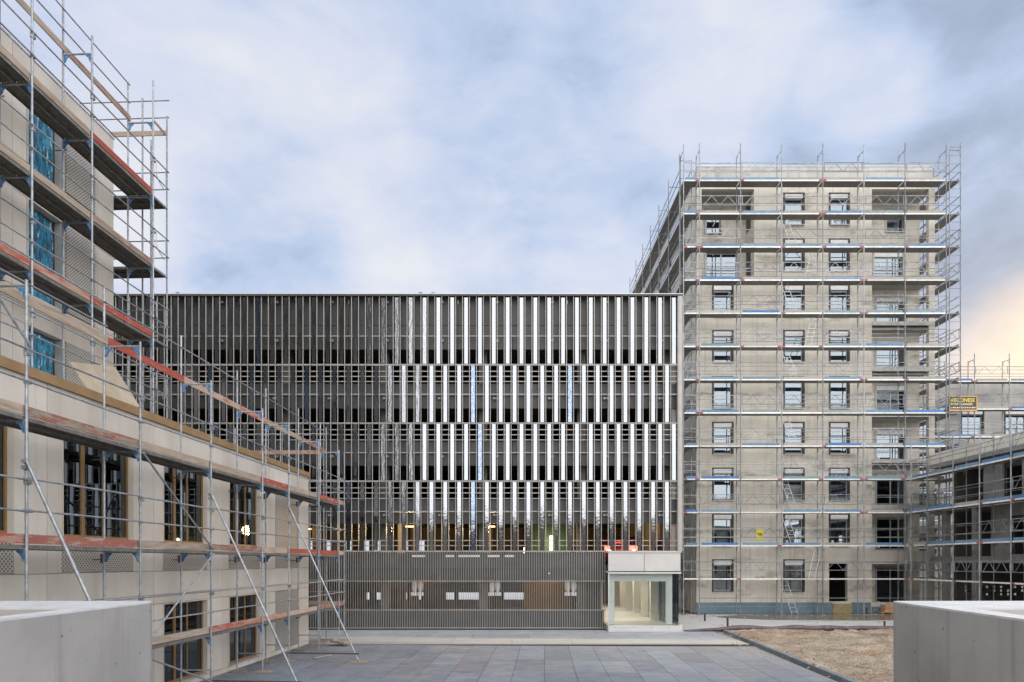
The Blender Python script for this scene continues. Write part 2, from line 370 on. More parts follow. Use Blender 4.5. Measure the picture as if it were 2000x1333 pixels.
m_path = mat('wet_concrete_path', (.40,.40,.385), (.48,.475,.455), sc=(.4,.8,1), ns=1.5, rough=.55, c3=(.30,.30,.29), sc3=(.3,.8,1), ns3=1.6, th=.58, bump=.1)
def _dirt():
    s = NT('gravelly_dirt')
    col = s.mix((.15,.11,.07,1), (.40,.32,.23,1), s.mr(s.noise((1,1,1), .8, 8, .7), .35, .65))
    col = s.mix(col, (.24,.12,.05,1), s.mr(s.noise((.5,1.3,1), .8, 6, .6, (3,8,1)), .55, .66, 0, .75))
    vo = s.n('ShaderNodeTexVoronoi', {'Vector': s.pos, 'Scale': 24.0}).outputs['Color']
    g = s.n('ShaderNodeSeparateColor', {0: vo}).outputs[0]
    col = s.mix(col, (.46,.40,.33,1), s.mr(g, .84, .88, 0, .5)); col = s.mix(col, (.10,.08,.06,1), s.mr(g, .10, .07, 0, .7))
    s.bsdf(col, .95, 0, s.noise((1,1,1), 13, 8, .7), .9, .06); return s.m
m_dirt = _dirt()
m_stone = mat('pebble', (.20,.155,.11), (.36,.30,.235), ns=6, rough=.9, c3=(.16,.12,.09), ns3=5, th=.55)
m_water = (lambda s: (s.bsdf((.17,.13,.085,1), .20, 0, s.noise((1,1,1), 3, 2), .05, .01), s.m)[1])(NT('muddy_water'))
m_kerb = mat('grey_kerb_stone', (.12,.14,.16), (.17,.19,.21), ns=5, rough=.65, rnd=.12, c3=(.30,.29,.27), ns3=4, th=.6)
m_pipe = mat('brown_membrane', (.055,.036,.04), (.10,.07,.075), ns=4, rough=.5, c3=(.22,.18,.15), ns3=5, th=.60)
m_plinth = mat('blue_insulation_board', (.10,.165,.205), (.135,.20,.245), ns=2, rough=.7, c3=(.22,.24,.24), ns3=4, th=.62, rnd=.08)
m_yboard = mat('ochre_board', (.25,.20,.09), (.33,.27,.13), ns=4, rough=.8)
m_entry = mat('entrance_metal_panel', (.46,.45,.43), (.50,.49,.47), ns=1.5, rough=.45, metal=.25, rnd=.03)
m_eframe = mat('pale_green_frame', (.68,.675,.63), (.73,.725,.69), ns=2, rough=.5)
m_efloor = mat('pale_screed', (.52,.47,.39), (.60,.55,.46), ns=2, rough=.6)
m_cream = mat('cream_inner_wall', (.60,.55,.45), (.66,.61,.51), rough=.6)
m_yellow = mat('yellow_sign', (.80,.68,.02), (.84,.72,.04), rough=.4)
m_orange = mat('orange_sign_rim', (.52,.27,.06), (.56,.32,.10), rough=.4)
m_signbg = mat('brown_black_sign', (.035,.02,.01), (.05,.03,.015), rough=.5)
m_letter = mat('yellow_lettering', (.62,.50,.08), (.66,.54,.14), rough=.5)
m_letterw = mat('pale_lettering', (.70,.60,.40), (.74,.62,.42), rough=.5)
m_brick = mat('orange_brick', (.50,.25,.15), (.58,.32,.20), ns=8, rough=.8, rnd=.15)
m_white = mat('plain_white', (.75,.75,.75), (.82,.82,.82), rough=.4)
m_green = mat('green_core_wall', (.06,.10,.055), (.08,.125,.065), rough=.7)
m_ochre = mat('ochre_core_wall', (.20,.13,.04), (.24,.16,.05), rough=.7)
m_carred = mat('dark_red_car_paint', (.05,.008,.008), (.06,.01,.01), rough=.25)
def emis(name, c, st):
    s = NT(name); e_ = s.n('ShaderNodeEmission', {'Color': c4(c), 'Strength': st}); s.t.links.new(e_.outputs[0], s.o.inputs[0]); return s.m
m_lamp = emis('warm_lamp_tube', (1, .62, .25), 4); m_lampw = emis('white_lamp_tube', (1, .90, .70), 4); m_tail = emis('tail_light', (1, .05, .03), 9)
m_head = emis('lamp_glow', (1, .55, .35), 8)
# ================================================================== GROUND
gb = bmesh.new(); bm_box(gb, (-2500, -2500, -.5), (2500, 2500, -.05))
tag(mpart('ground', None, gb, m_ground), kind='structure')
TH = -math.atan(.047)
LF = T((-9.2, 0, 0)) @ Matrix.Rotation(TH, 4, 'Z')       # frame of the left building: x = outwards, y = along its front
pz = thing('plaza', None, None, (0, 11, 0), LF, kind='structure')
boxes('joint_bed', pz, [((-.6, 9, -.06), (17.04, 26.6, -.012))], m_joint)
x = -.7; k = 0
while x < 17.0:
    x1 = min(x + .9, 17.04); yy = 10.2 + R.uniform(-2.4, 0)
    while yy < 26.45:
        y1 = min(yy + 2.4, 26.5)
        if y1 > 11.5 and y1 - max(yy, 11.5) > .05:
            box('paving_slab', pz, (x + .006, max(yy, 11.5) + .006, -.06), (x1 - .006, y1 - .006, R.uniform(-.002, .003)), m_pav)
        yy += 2.4
    x += .9
fc = thing('forecourt', None, None, (0, 30, 0), kind='structure')
boxes('joint_bed', fc, [((-24, 26.3, -.07), (9.3, 32.5, -.008))], m_joint)
for j, (ya, yb) in enumerate(((26.55, 28.6), (28.61, 30.3), (30.31, 32.1))):
    xx = -24 + j * .7
    while xx < 9.2:
        xb = min(xx + 2.4, 9.25)
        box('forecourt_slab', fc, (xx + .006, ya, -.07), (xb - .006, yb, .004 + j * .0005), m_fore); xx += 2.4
# kerb
kb = thing('kerb', 'long dark kerb of grey stones between the slab paving and the gravelly dirt', 'kerb', (17.1, 18, 0), LF)
yy = 14.0
while yy < 31.2:
    box('kerb_stone', kb, (17.05 + (yy - 14) * .018, yy + .006, -.1), (17.21 + (yy - 14) * .018, yy + .994, .11 + R.uniform(-.006, .006)), m_kerb); yy += 1.0
# dirt yard
HZ = lambda X, Y: .05 + .14 * mn.fractal(Vector((X * .5, Y * .5, 0)), 1, 2, 5) + .09 * mn.fractal(Vector((X * 1.9, Y * 1.9, 3)), 1, 2, 5)
bm = bmesh.new(); N = 150; grid = {}
from mathutils import noise as mn
for i in range(N + 1):
    for j in range(N + 1):
        Y = 13.5 + j / N * 18.2; X = 7.74 + .065 * Y + i / N * 16
        z = HZ(X, Y)
        z += .10 * math.exp(-((Y - 29.8) / 1.0) ** 2) * min(1, (X - 9) / 2.5) * (0.8 + .4 * mn.noise(Vector((X * .7, 0, 0))))
        grid[i, j] = bm.verts.new((X, Y, z))
for i in range(N):
    for j in range(N): bm.faces.new((grid[i,j], grid[i+1,j], grid[i+1,j+1], grid[i,j+1]))
tag(mpart('dirt_ground', None, bm, m_dirt, smooth=True), kind='structure')
bm = bmesh.new()
for _ in range(9000):
    X = 9.4 + R.random() ** 1.2 * 11; Y = 17.5 + R.random() * 13.6
    s_ = .008 + .055 * R.random() ** 6
    if R.random() < .12 and X < 10.8: X -= .9
    z = HZ(X, Y)
    z += .10 * math.exp(-((Y - 29.8) / 1.0) ** 2) * min(1, max(0, X - 9) / 2.5)
    if X < 7.76 + .065 * Y: z = .004 if X < 7.58 + .065 * Y else .115
    vs6 = [bm.verts.new((X + a * s_ * R.uniform(.7, 1.5), Y + b * s_ * R.uniform(.7, 1.5), z + c * s_ * .8)) for a, b, c in ((1,0,0),(0,1,0),(-1,0,0),(0,-1,0),(0,0,1))]
    for a, b in ((0,1),(1,2),(2,3),(3,0)): bm.faces.new((vs6[a], vs6[b], vs6[4]))
tag(mpart('gravel', None, bm, m_stone), kind='stuff')
bm = bmesh.new()
for _ in range(900):                                        # builders' rubble on the path and round the scaffold feet
    X = R.uniform(8.6, 26); Y = R.choice((R.gauss(41.3, .5), R.uniform(32, 41.5), R.gauss(31.9, .2))); s_ = .012 + .05 * R.random() ** 4
    if Y > 42 or Y < 31.7: continue
    w6 = [bm.verts.new((X + a * s_ * R.uniform(.6, 2), Y + b * s_ * R.uniform(.6, 2), c * s_)) for a, b, c in ((1,0,0),(0,1,0),(-1,0,0),(0,-1,0),(0,0,1))]
    for a, b in ((0,1),(1,2),(2,3),(3,0)): bm.faces.new((w6[a], w6[b], w6[4]))
for _ in range(700):                                        # crumbs along the kerb and below the left scaffold
    if R.random() < .5: Y = R.uniform(22, 31.3); X = 7.50 + .065 * Y - abs(R.gauss(0, .35))
    else: Y = R.uniform(15, 30); X = -9.0 + .047 * Y + abs(R.gauss(0, .9))
    s_ = .008 + .022 * R.random() ** 3
    w6 = [bm.verts.new((X + a * s_, Y + b * s_, .004 + c * s_)) for a, b, c in ((1,0,0),(0,1,0),(-1,0,0),(0,-1,0),(0,0,1))]
    for a, b in ((0,1),(1,2),(2,3),(3,0)): bm.faces.new((w6[a], w6[b], w6[4]))
tag(mpart('rubble', None, bm, m_stone), kind='stuff')
# path behind the dirt, with its puddle
bm = bmesh.new(); bm_box(bm, (7.9, 31.65, -.06), (30, 41.9, .0)); tag(mpart('path', None, bm, m_path), kind='structure')
bm = bmesh.new(); pts = []
for i in range(48):
    t = 2 * math.pi * i / 48; w = 1 + .13 * mn.noise(Vector((math.cos(t) * 1.7, math.sin(t) * 1.7, 2)))
    pts.append(bm.verts.new((18.3 + 6.3 * math.cos(t) * w, 39.55 + 2.2 * math.sin(t) * w, .006)))
bm.faces.new(pts); tag(mpart('puddle', None, bm, m_water), kind='structure')
# rolled brown membrane edging
bm = bmesh.new(); ringp = None
for i in range(60):
    X = 7.95 + i / 59 * 14; t = i / 59
    r = .12 + .04 * mn.noise(Vector((X * .8, 4, 1))); c = Vector((X, 31.5 + .07 * math.sin(X * 1.3), .02 + r * min(1, t * 6) ))
    ring = [bm.verts.new(c + Vector((0, math.cos(a) * r, math.sin(a) * r * (.35 + .65 * min(1, t * 6))))) for a in [k * math.pi / 4 for k in range(8)]]
    if ringp:
        for k in range(8): bm.faces.new((ringp[k], ringp[(k+1) % 8], ring[(k+1) % 8], ring[k]))
    ringp = ring
tag(mpart('membrane_roll', None, bm, m_pipe, (8, 31.5, 0), True), 'long brown rolled membrane lying along the back edge of the dirt', 'membrane roll')
for X, Y, h, lab in ((10.45, 37.0, .36, 'black stake on the wet path, leftmost and nearest the parking entrance'), (10.36, 32.8, .52, 'tall black stake beside the left end of the membrane roll'),
                     (17.9, 32.8, .34, 'black stake on the path next to the right concrete wall'), (21.4, 41.2, .45, 'black stake in front of the blue plinth beside the brick pallet')):
    t_ = thing('marker_stake', lab, 'stake', (X, Y, 0), group='black stakes on the path'); tube('post', t_, (X, Y, -.05), (X, Y, h), .05, m_black)
    tube('cap', t_, (X, Y, h), (X, Y, h + .02), .056, m_sdark)
bm = bmesh.new(); bm_box(bm, (-.36, -.04, -.02), (.36, .04, .24))
o = mpart('timber_offcut', None, bm, m_wood, (0, 0, 0)); o.matrix_world = T((9.75, 28.1, .1)) @ Matrix.Rotation(-.35, 4, 'Z')
tag(o, 'short brown timber offcut standing in the dirt behind the kerb', 'timber')
# ================================================================== FOREGROUND CONCRETE WALLS + STAIR LANDING
def parapet(sx, lab):
    zt = 2.72
    def P(a, b): return (sx * a, b)
    t_ = thing('concrete_parapet', lab, 'concrete wall', (sx * 4.6, 7, 0), group='concrete parapets of the stair landing')
    ip = [P(4.62 if sx > 0 else 4.36, 8.42), P(4.28, 5.4), P(4.05, 3.6), P(4.05, .5), P(4.25, .5), P(4.25, 3.7), P(4.47, 5.4)]
    xi = 4.62 if sx > 0 else 4.36
    poly = [P(xi, 8.22), P(xi + .05, 8.36), P(xi + .16, 8.42), P(16, 8.42), P(16, 7.15), P(xi + .30 - .1, 7.15), P(4.50, 5.7), P(4.40, 3.8), P(4.40, -2.0), P(4.18, -2.0), P(4.18, 3.8), P(4.29, 5.7)]
    def extr(z0, z1, m, nm, inset=0):
        bm = bmesh.new(); f = bm.faces.new([bm.verts.new((a, b, z0)) for a, b in poly])
        g = bmesh.ops.extrude_face_region(bm, geom=[f]); bmesh.ops.translate(bm, verts=[q for q in g['geom'] if isinstance(q, bmesh.types.BMVert)], vec=(0, 0, z1 - z0))
        return mpart(nm, t_, bm, m, (sx * 4.6, 7, z0))
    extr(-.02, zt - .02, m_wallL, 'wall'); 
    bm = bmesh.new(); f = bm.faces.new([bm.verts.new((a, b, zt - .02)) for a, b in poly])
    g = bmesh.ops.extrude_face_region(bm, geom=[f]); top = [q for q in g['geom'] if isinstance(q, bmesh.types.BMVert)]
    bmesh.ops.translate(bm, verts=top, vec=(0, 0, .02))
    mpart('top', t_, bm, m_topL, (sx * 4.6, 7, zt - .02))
    box('inner_floor', t_, (sx * 4.52, -2, 1.5), (sx * 16, 7.14, 1.6), m_conc2)
parapet(-1, 'smooth pinkish grey concrete parapet with pale top at the lower left')
parapet(1, 'smooth blue grey concrete parapet with pale top at the lower right')
bm = bmesh.new(); bm_box(bm, (-4.1, -8, 0), (4.1, 8.0, 1.6))
for i in range(9): bm_box(bm, (-4.1, 8.0 + i * .32, 0), (4.1, 8.32 + i * .32, 1.42 - i * .16))
tag(mpart('stair_landing', None, bm, m_conc2, (0, 8, 0)), kind='structure')
# ================================================================== LEFT BUILDING
lb = thing('residential_building', 'beige panelled residential building behind the scaffold on the left, with bronze coping and windows', 'building', (0, 18, 0), LF)
mpL = lambda x0: (lambda u, v, w: (x0 - w, u, v))
winY = [(2.7, 4.95), (6.15, 8.4), (9.6, 11.85), (13.04, 15.3), (16.5, 18.65), (19.95, 22.1)]
rowsW = [(.15, 2.2), (3.65, 5.72)]
holes = [(a, b, c, d) for a, b in winY for c, d in rowsW]
Y0, Y1, ZT = -16.0, 26.7, 6.62
wall('wall', lb, (Y0, Y1), (0, ZT), holes, .25, m_clad, mpL(-.06))
wall('end_wall', lb, (-26, -.32), (0, ZT), [], .25, m_clad, lambda u, v, w: (u, Y1 - .001 - w, v))
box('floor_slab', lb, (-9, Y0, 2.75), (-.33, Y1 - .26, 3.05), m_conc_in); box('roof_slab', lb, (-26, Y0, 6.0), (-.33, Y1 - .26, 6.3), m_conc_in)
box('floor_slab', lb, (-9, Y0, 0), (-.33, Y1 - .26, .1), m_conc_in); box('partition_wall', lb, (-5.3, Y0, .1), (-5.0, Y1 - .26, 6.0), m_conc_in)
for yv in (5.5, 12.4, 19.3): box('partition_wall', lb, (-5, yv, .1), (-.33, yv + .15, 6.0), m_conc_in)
# facade panels
jy = [2.3, 5.75, 9.2, 12.65, 16.1, 19.55, 22.95, 24.85]
edges = sorted(set([Y0, Y1] + jy))
def panels(par, z0, z1, cuts, xf, m=m_panel, skip=()):
    for a, b in zip(cuts[:-1], cuts[1:]):
        if any(s0 - .01 <= a and b <= s1 + .01 for s0, s1 in skip): continue
        if b - a < .05: continue
        box('facade_panel', par, (xf - .055, a + .006, z0 + .006), (xf + R.uniform(-.002, .002), b - .006, z1 - .006), m)
perfL = (23.4, 25.5)
for (z0, z1) in rowsW:
    cuts = sorted(set(edges + [c for w in winY for c in w] + list(perfL))); panels(lb, z0, z1, cuts, 0, skip=winY + [perfL])
    box('perforated_panel', lb, (-.045, perfL[0] + .01, z0 + .02), (.012, perfL[1] - .01, z1 - .02), m_perf)
panels(lb, 0, .15, edges, 0); panels(lb, 2.2, 2.42, edges, 0); panels(lb, 2.42, 2.98, edges, 0)
cuts = sorted(set(edges + [c for w in winY for c in w] + list(perfL)))
panels(lb, 2.98, 3.65, cuts, 0, skip=winY + [perfL])
for a, b in winY + [perfL]: box('perforated_panel', lb, (-.05, a + .01, 3.0), (.004, b - .01, 3.63), m_perf)
panels(lb, 5.72, 6.62, edges, 0)
boxes('coping', lb, [((-.42, Y0, 6.63), (.06, Y1 + .04, 6.68)), ((.03, Y0, 6.50), (.06, Y1 + .04, 6.629)), ((-.42, Y0, 6.4), (-.39, Y1, 6.629))], m_bronze)
def lwindow(par, y0, y1, z0, z1, lit=False):
    xf = -.10; d = .07; w = y1 - y0; a, b = y0 + w * .33, y0 + w * .62
    bm = bmesh.new(); fw = .06
    bm_box(bm, (xf - d, y0, z0), (xf, y1, z0 + fw + .03)); bm_box(bm, (xf - d, y0, z1 - fw), (xf, y1, z1))
    bm_box(bm, (xf - d, y0, z0 + fw + .031), (xf, y0 + fw, z1 - fw - .001)); bm_box(bm, (xf - d, y1 - fw, z0 + fw + .031), (xf, y1, z1 - fw - .001))
    bm_box(bm, (xf - d, a - .045, z0 + fw + .031), (xf + .0, a + .045, z1 - fw - .001)); bm_box(bm, (xf - d, b - .025, z0 + fw + .031), (xf - .01, b + .025, z1 - fw - .001))
    o = mpart('window', par, bm, m_bframe, (xf, y0, z0))
    for p, q in ((y0 + fw, a - .045), (a + .045, b - .025), (b + .025, y1 - fw)):
        box('pane', o, (xf - .045, p + .002, z0 + fw + .032), (xf - .03, q - .002, z1 - fw - .002), m_glassL)
    boxes('reveal', o, [((-.098, y0 + .002, z0 + .03), (.02, y0 + .02, z1 - .03)), ((-.098, y1 - .02, z0 + .03), (.02, y1 - .002, z1 - .03)), ((-.098, y0 + .002, z1 - .028), (.02, y1 - .002, z1 - .004))], m_clad, (-.2, y0, z0))
    boxes('sill', o, [((-.098, y0 + .004, z0 + .002), (.05, y1 - .004, z0 + .028))], m_alu, (0, y0, z0))
for a, b in winY:
    for c, d in rowsW: lwindow(lb, a, b, c, d)
# upper set-back storeys
ub = thing('upper_storeys', 'set-back upper storeys with blue film over the tall windows, top left behind the scaffold', 'building', (-2.8, 14, 6.3), LF)
XU = -2.8; UY1 = 18.93
uw = [(7.9, 9.1), (11.8, 13.0), (15.72, 16.93)]; uz = [(6.5, 8.72), (9.47, 11.65), (12.47, 14.35)]
uh = [(a, b, c, d) for a, b in uw for c, d in uz]
wall('wall', ub, (3, UY1), (6.3, 14.98), uh, .25, m_clad, mpL(XU - .06))
wall('end_wall', ub, (-26, XU - .32), (6.3, 14.98), [], .25, m_clad, lambda u, v, w: (u, UY1 - .001 - w, v))
box('roof_slab', ub, (-26, 3, 14.3), (XU - .33, UY1 - .27, 14.55), m_conc_in); box('floor_slab', ub, (-9, 3, 9.2), (XU - .33, UY1 - .27, 9.45), m_conc_in)
box('floor_slab', ub, (-9, 3, 12.2), (XU - .33, UY1 - .27, 12.45), m_conc_in); box('partition_wall', ub, (-6.2, 3, 6.3), (-6.0, UY1 - .27, 14.3), m_conc_in)
box('terrace_slab', ub, (-2.85, -15.0, 6.31), (-.43, Y1 - .3, 6.42), m_conc2)
uc = sorted(set([3, UY1, 5, 7.5, 9.5, 11.4, 13.4, 15.3, 18.25] + [c for w in uw for c in w] + [17.0, 18.12]))
for (z0, z1) in uz:
    panels(ub, z0, z1, uc, XU, skip=uw + [(17.0, 18.12)])
    for a in (9.2, 13.1, 17.0): box('perforated_panel', ub, (XU - .04, a + .01, z0 + .01), (XU + .03, a + 1.10, z1 - .01), m_perf)
u2 = [3, 6.9, 11.4, 15.3, UY1]
for z0, z1 in ((6.3, 6.5), (8.72, 9.12), (9.12, 9.47), (11.65, 12.1), (12.1, 12.47), (14.35, 14.98)): panels(ub, z0, z1, u2, XU)
boxes('parapet_cap', ub, [((XU - .40, 3, 14.985), (XU + .02, UY1 + .02, 15.03))], m_topL)
for a, b in uw:
    for c, d in uz:
        xf = XU - .20
        o = boxes('window', ub, [((xf - .06, a, c), (xf, b, c + .06)), ((xf - .06, a, d - .06), (xf, b, d)), ((xf - .06, a, c + .061), (xf, a + .06, d - .061)), ((xf - .06, b - .06, c + .061), (xf, b, d - .061))], m_sdark)
        box('pane', o, (xf - .05, a + .062, c + .062), (xf - .035, b - .062, d - .062), m_glassL)
        bm = bmesh.new(); n_ = 14; m__ = 18; gv = {}
        for i in range(n_ + 1):
            for j in range(m__ + 1):
                yv = a + .05 + (b - a - .18) * i / n_; zv = c + .05 + (d - c - .1) * j / m__
                gv[i, j] = bm.verts.new((xf + .03 + .035 * mn.noise(Vector((yv * 7, zv * 1.4, a))) + .015 * mn.noise(Vector((yv * 18, zv * 5, 2))), yv, zv))
        for i in range(n_):
            for j in range(m__): bm.faces.new((gv[i,j], gv[i+1,j], gv[i+1,j+1], gv[i,j+1]))
        mpart('protective_film', o, bm, m_film, (xf, a, c), True)
        boxes('reveal', o, [((xf + .002, b - .03, c + .01), (XU + .03, b - .002, d - .01)), ((xf + .002, a + .002, c + .01), (XU + .03, a + .03, d - .01))], m_alu, (xf, b, c))
# plywood sheet lying across the coping
bm = bmesh.new(); bm_box(bm, (-.5, -.75, -.012), (.5, .75, .012))
o = mpart('plywood_sheet', None, bm, m_ply); o.matrix_world = LF @ T((-.22, 14.7, 6.99)) @ Matrix.Rotation(math.radians(12), 4, 'X') @ Matrix.Rotation(math.radians(62), 4, 'Y')
tag(o, 'loose tan plywood sheet leaning on the bronze coping of the left building', 'plywood sheet')
# ================================================================== NEAR SCAFFOLDS (left)
def ribbed_plank(mat_):
    k = ('rp', mat_.name)
    if k not in _c:                                    # unit length along y, .32 wide along x, ribs underneath
        bm = bmesh.new(); bm_box(bm, (-.155, -.5, -.012), (.155, .5, 0))
        bm_box(bm, (-.155, -.5, -.07), (-.147, .5, -.0121)); bm_box(bm, (.147, -.5, -.07), (.155, .5, -.0121))
        for i in range(4): c = -.105 + i * .07; bm_box(bm, (c - .012, -.499, -.030), (c + .012, .499, -.0121))
        _c[k] = tomesh(bm, mat_, 'ribbed_plank')
    return _c[k]
def gusset_mesh():
    k = ('gusset',)
    if k not in _c:                                    # blue bracket under a transom, points along +x
        bm = bmesh.new(); v = [(0,0,0),(.14,0,0),(.14,0,-.035),(.10,0,-.06),(.065,0,-.11),(.04,0,-.18),(0,0,-.20)]
        f = bm.faces.new([bm.verts.new((a, -.012, c)) for a, b, c in v]); g = bmesh.ops.extrude_face_region(bm, geom=[f])
        bmesh.ops.translate(bm, verts=[q for q in g['geom'] if isinstance(q, bmesh.types.BMVert)], vec=(0, .024, 0))
        _c[k] = tomesh(bm, m_blue, 'gusset')
    return _c[k]
def cap_mesh():
    k = ('coupler',)
    if k not in _c:
        bm = bmesh.new(); bm_tube(bm, (0,0,-.035), (0,0,.035), .040, 8); bm_box(bm, (.02,-.03,-.03), (.075,.03,.03)); bm_tube(bm, (.05,-.05,0), (.05,.05,0), .014, 6)
        _c[k] = tomesh(bm, m_steel, 'coupler')
    return _c[k]
def coupler(par, p, a=0):
    return link('coupler', cap_mesh(), par, T(Vector(p)) @ Matrix.Rotation(a, 4, 'Z'))
def foot(par, x, y, z=0, sole=True):
    tube('base_jack', par, (x, y, z + .02), (x, y, z + .24), .019, m_steel)
    boxes('base_plate', par, [((x - .075, y - .075, z + .045), (x + .075, y + .075, z + .053))], m_steel)
    if sole: boxes('sole_board', par, [((x - .20, y - .13, z + .006), (x + .24, y + .13, z + .044))], m_wraw)
XO, XI = 1.05, .30
posts = [7.75, 10.81, 13.84, 16.77, 19.83, 21.87, 24.77, 27.2]
lv = [1.42, 3.45, 5.48]; TOP = 7.60
toes = {(0,0):m_wood,(1,0):m_wood,(2,0):m_wood,(3,0):m_wred,(4,0):m_wred,(5,0):m_wredpale,(6,0):m_wood,
        (0,1):m_wred,(1,1):m_wredpale,(2,1):m_wood,(3,1):m_wood,(4,1):m_wredpale,(5,1):m_wred,(6,1):m_wred,
        (0,2):m_wood,(1,2):m_wood,(2,2):m_wood,(3,2):m_wood,(4,2):m_wred,(5,2):m_wood,(6,2):m_wred}
ls = thing('scaffold', 'scaffold with red and bare toe boards and raking tubes before the lower left facade', 'scaffold', (.7, 18, 0), LF)
for i, y in enumerate(posts):
    tube('standard', ls, (XO, y, .2), (XO, y, TOP + .04 if i != 0 else TOP + .04), .0245, m_steel)
    tube('standard', ls, (XI, y, .2), (XI, y, 8.75), .0245, m_steel)
    foot(ls, XO, y); foot(ls, XI, y, 0)
    for z in lv + [TOP]:
        tube('transom', ls, (XI, y, z - .05), (XO, y, z - .05), .022, m_steel)
        link('gusset', gusset_mesh(), ls, T((XO - .02, y, z - .06)) @ Matrix.Rotation(math.pi, 4, 'Z'))
        link('gusset', gusset_mesh(), ls, T((XI + .02, y, z - .06)))
    if i > 2: tube('transom', ls, (XI, y, .55), (XO, y, .55), .019, m_steel)
    for z in (2.42, 4.45, 6.48): coupler(ls, (XO, y, z), 0)
    for z in lv:
        tube('wall_tie', ls, (-.02, y + .1, z - .2), (XI + .03, y + .1, z - .2), .012, m_sdark)
        boxes('tie_plate', ls, [((XI - .10, y + .02, z - .27), (XI - .03, y + .05, z - .09))], m_sdark)
for i, (a, b) in enumerate(zip(posts[:-1], posts[1:])):
    L = b - a
    for li, z in enumerate(lv):
        for c in (XO - .19, XI + .21):
            link('deck_plank', ribbed_plank(m_deck), ls, T((c, (a + b) / 2, z + .02)) @ Matrix.Diagonal((1, L - .02, 1, 1)))
        t_ = toes[i, li]
        if not (li == 0 and i == 1): box('toe_board', ls, (XO - .075, a + .02, z + .04), (XO - .045, b - .02 + (.0 if i % 2 else .03), z + .19), t_)
        else: box('toe_board', ls, (XO - .075, a + 1.2, z + .04), (XO - .045, b, z + .19), t_)
        for h in (.56, 1.06):
            tube('guard_rail', ls, (XO + .035, a - .08, z + h), (XO + .035, b + .08, z + h + R.uniform(-.02, .02)), .0175, m_steel)
            coupler(ls, (XO, a, z + h), math.pi / 2)
    box('toe_board', ls, (XI + .04, a + .02, TOP + .0), (XI + .07, b + .02, TOP + .16), [m_wood, m_wood, m_wred, m_wredpale, m_wred, m_wood, m_wood][i])
    tube('guard_rail', ls, (XI + .03, a - .05, 8.45), (XI + .03, b + .05, 8.45), .0175, m_steel)
    if i < 2: tube('guard_rail', ls, (XI + .03, a - .05, 7.98), (XI + .03, b + .05, 7.98), .0175, m_steel)
# bracing in the plane of the facade and raking tubes to the plaza
for p, q in (((XO + .06, 13.84, 5.40), (XO + .06, 16.77, 3.50)), ((XO + .06, 16.77, 3.40), (XO + .06, 13.84, 1.45)), ((XO + .06, 13.84, 1.30), (XO + .06, 16.77, .25)),
             ((XO + .06, 7.75, 9.2), (XO + .06, 10.81, 6.6))):
    tube('brace', ls, p, q, .021, m_steel)
for y, z in ((10.81, 4.78), (16.77, 4.85), (21.87, 4.92)):
    tube('raking_tube', ls, (XO + .04, y - .05, z), (XO + 2.25, y - .1, .12), .028, m_steel)
    coupler(ls, (XO, y, z), -math.pi / 2); coupler(ls, (XO, y, z - .1), -math.pi / 2)
    tube('spreader_tube', ls, (XO, y - .03, .30), (XO + 2.30, y - .13, .30), .024, m_sdark)
    tube('base_jack', ls, (XO + 2.17, y - .1, .30), (XO + 2.31, y - .1, .05), .019, m_steel)
    boxes('sole_board', ls, [((XO + 2.05, y - .28, .006), (XO + 2.62, y + .05, .045))], m_wraw)
# end bay round the far corner
for xx in (XO, XI, -1.6):
    tube('standard', ls, (xx, 27.93, .2), (xx, 27.93, 8.7 if xx < 1 else 7.6), .0245, m_steel); foot(ls, xx, 27.93)
for z in lv:
    for c in (27.37, 27.72):
        link('deck_plank', ribbed_plank(m_deck), ls, T(((XO - 1.6) / 2, c, z + .02)) @ Matrix.Rotation(math.pi / 2, 4, 'Z') @ Matrix.Diagonal((1, XO + 1.6, 1, 1)))
    box('toe_board', ls, (-1.6, 27.86, z + .04), (XO, 27.89, z + .19), m_wood)
    box('toe_board', ls, (XO - .05, 27.2, z + .04), (XO - .02, 27.9, z + .19), m_wredpale)
    for h in (.56, 1.06):
        tube('guard_rail', ls, (-1.65, 27.97, z + h), (XO + .05, 27.97, z + h), .0175, m_steel)
        tube('guard_rail', ls, (XO + .035, 27.1, z + h), (XO + .035, 28.0, z + h), .0175, m_steel)
box('toe_board', ls, (-3.5, 27.86, TOP), (XI, 27.89, TOP + .16), m_wood); tube('guard_rail', ls, (-3.6, 27.97, 8.45), (XI + .1, 27.97, 8.45), .0175, m_steel)
tube('standard', ls, (-3.5, 27.93, .2), (-3.5, 27.93, 8.7), .0245, m_steel)
# loose sheet & board on the ground by the far scaffold feet
for (x_, y_, z_, ry, rz, sx, sy, m_, nm, lab) in ((1.35, 26.2, .10, .28, .3, .7, .45, m_pipe, 'membrane_sheet', 'dark folded sheet lying between the far scaffold feet'),
                                                 (1.75, 23.1, .02, 0, 1.2, .9, .10, m_wood, 'timber_plank', 'short grey plank lying flat beside the far raking tube')):
    bm = bmesh.new(); bm_box(bm, (-sx / 2, -sy / 2, -.012), (sx / 2, sy / 2, .012)); o = mpart(nm, None, bm, m_)
    o.matrix_world = LF @ T((x_, y_, z_)) @ Matrix.Rotation(rz, 4, 'Z') @ Matrix.Rotation(ry, 4, 'Y'); tag(o, lab, nm.split('_')[-1])
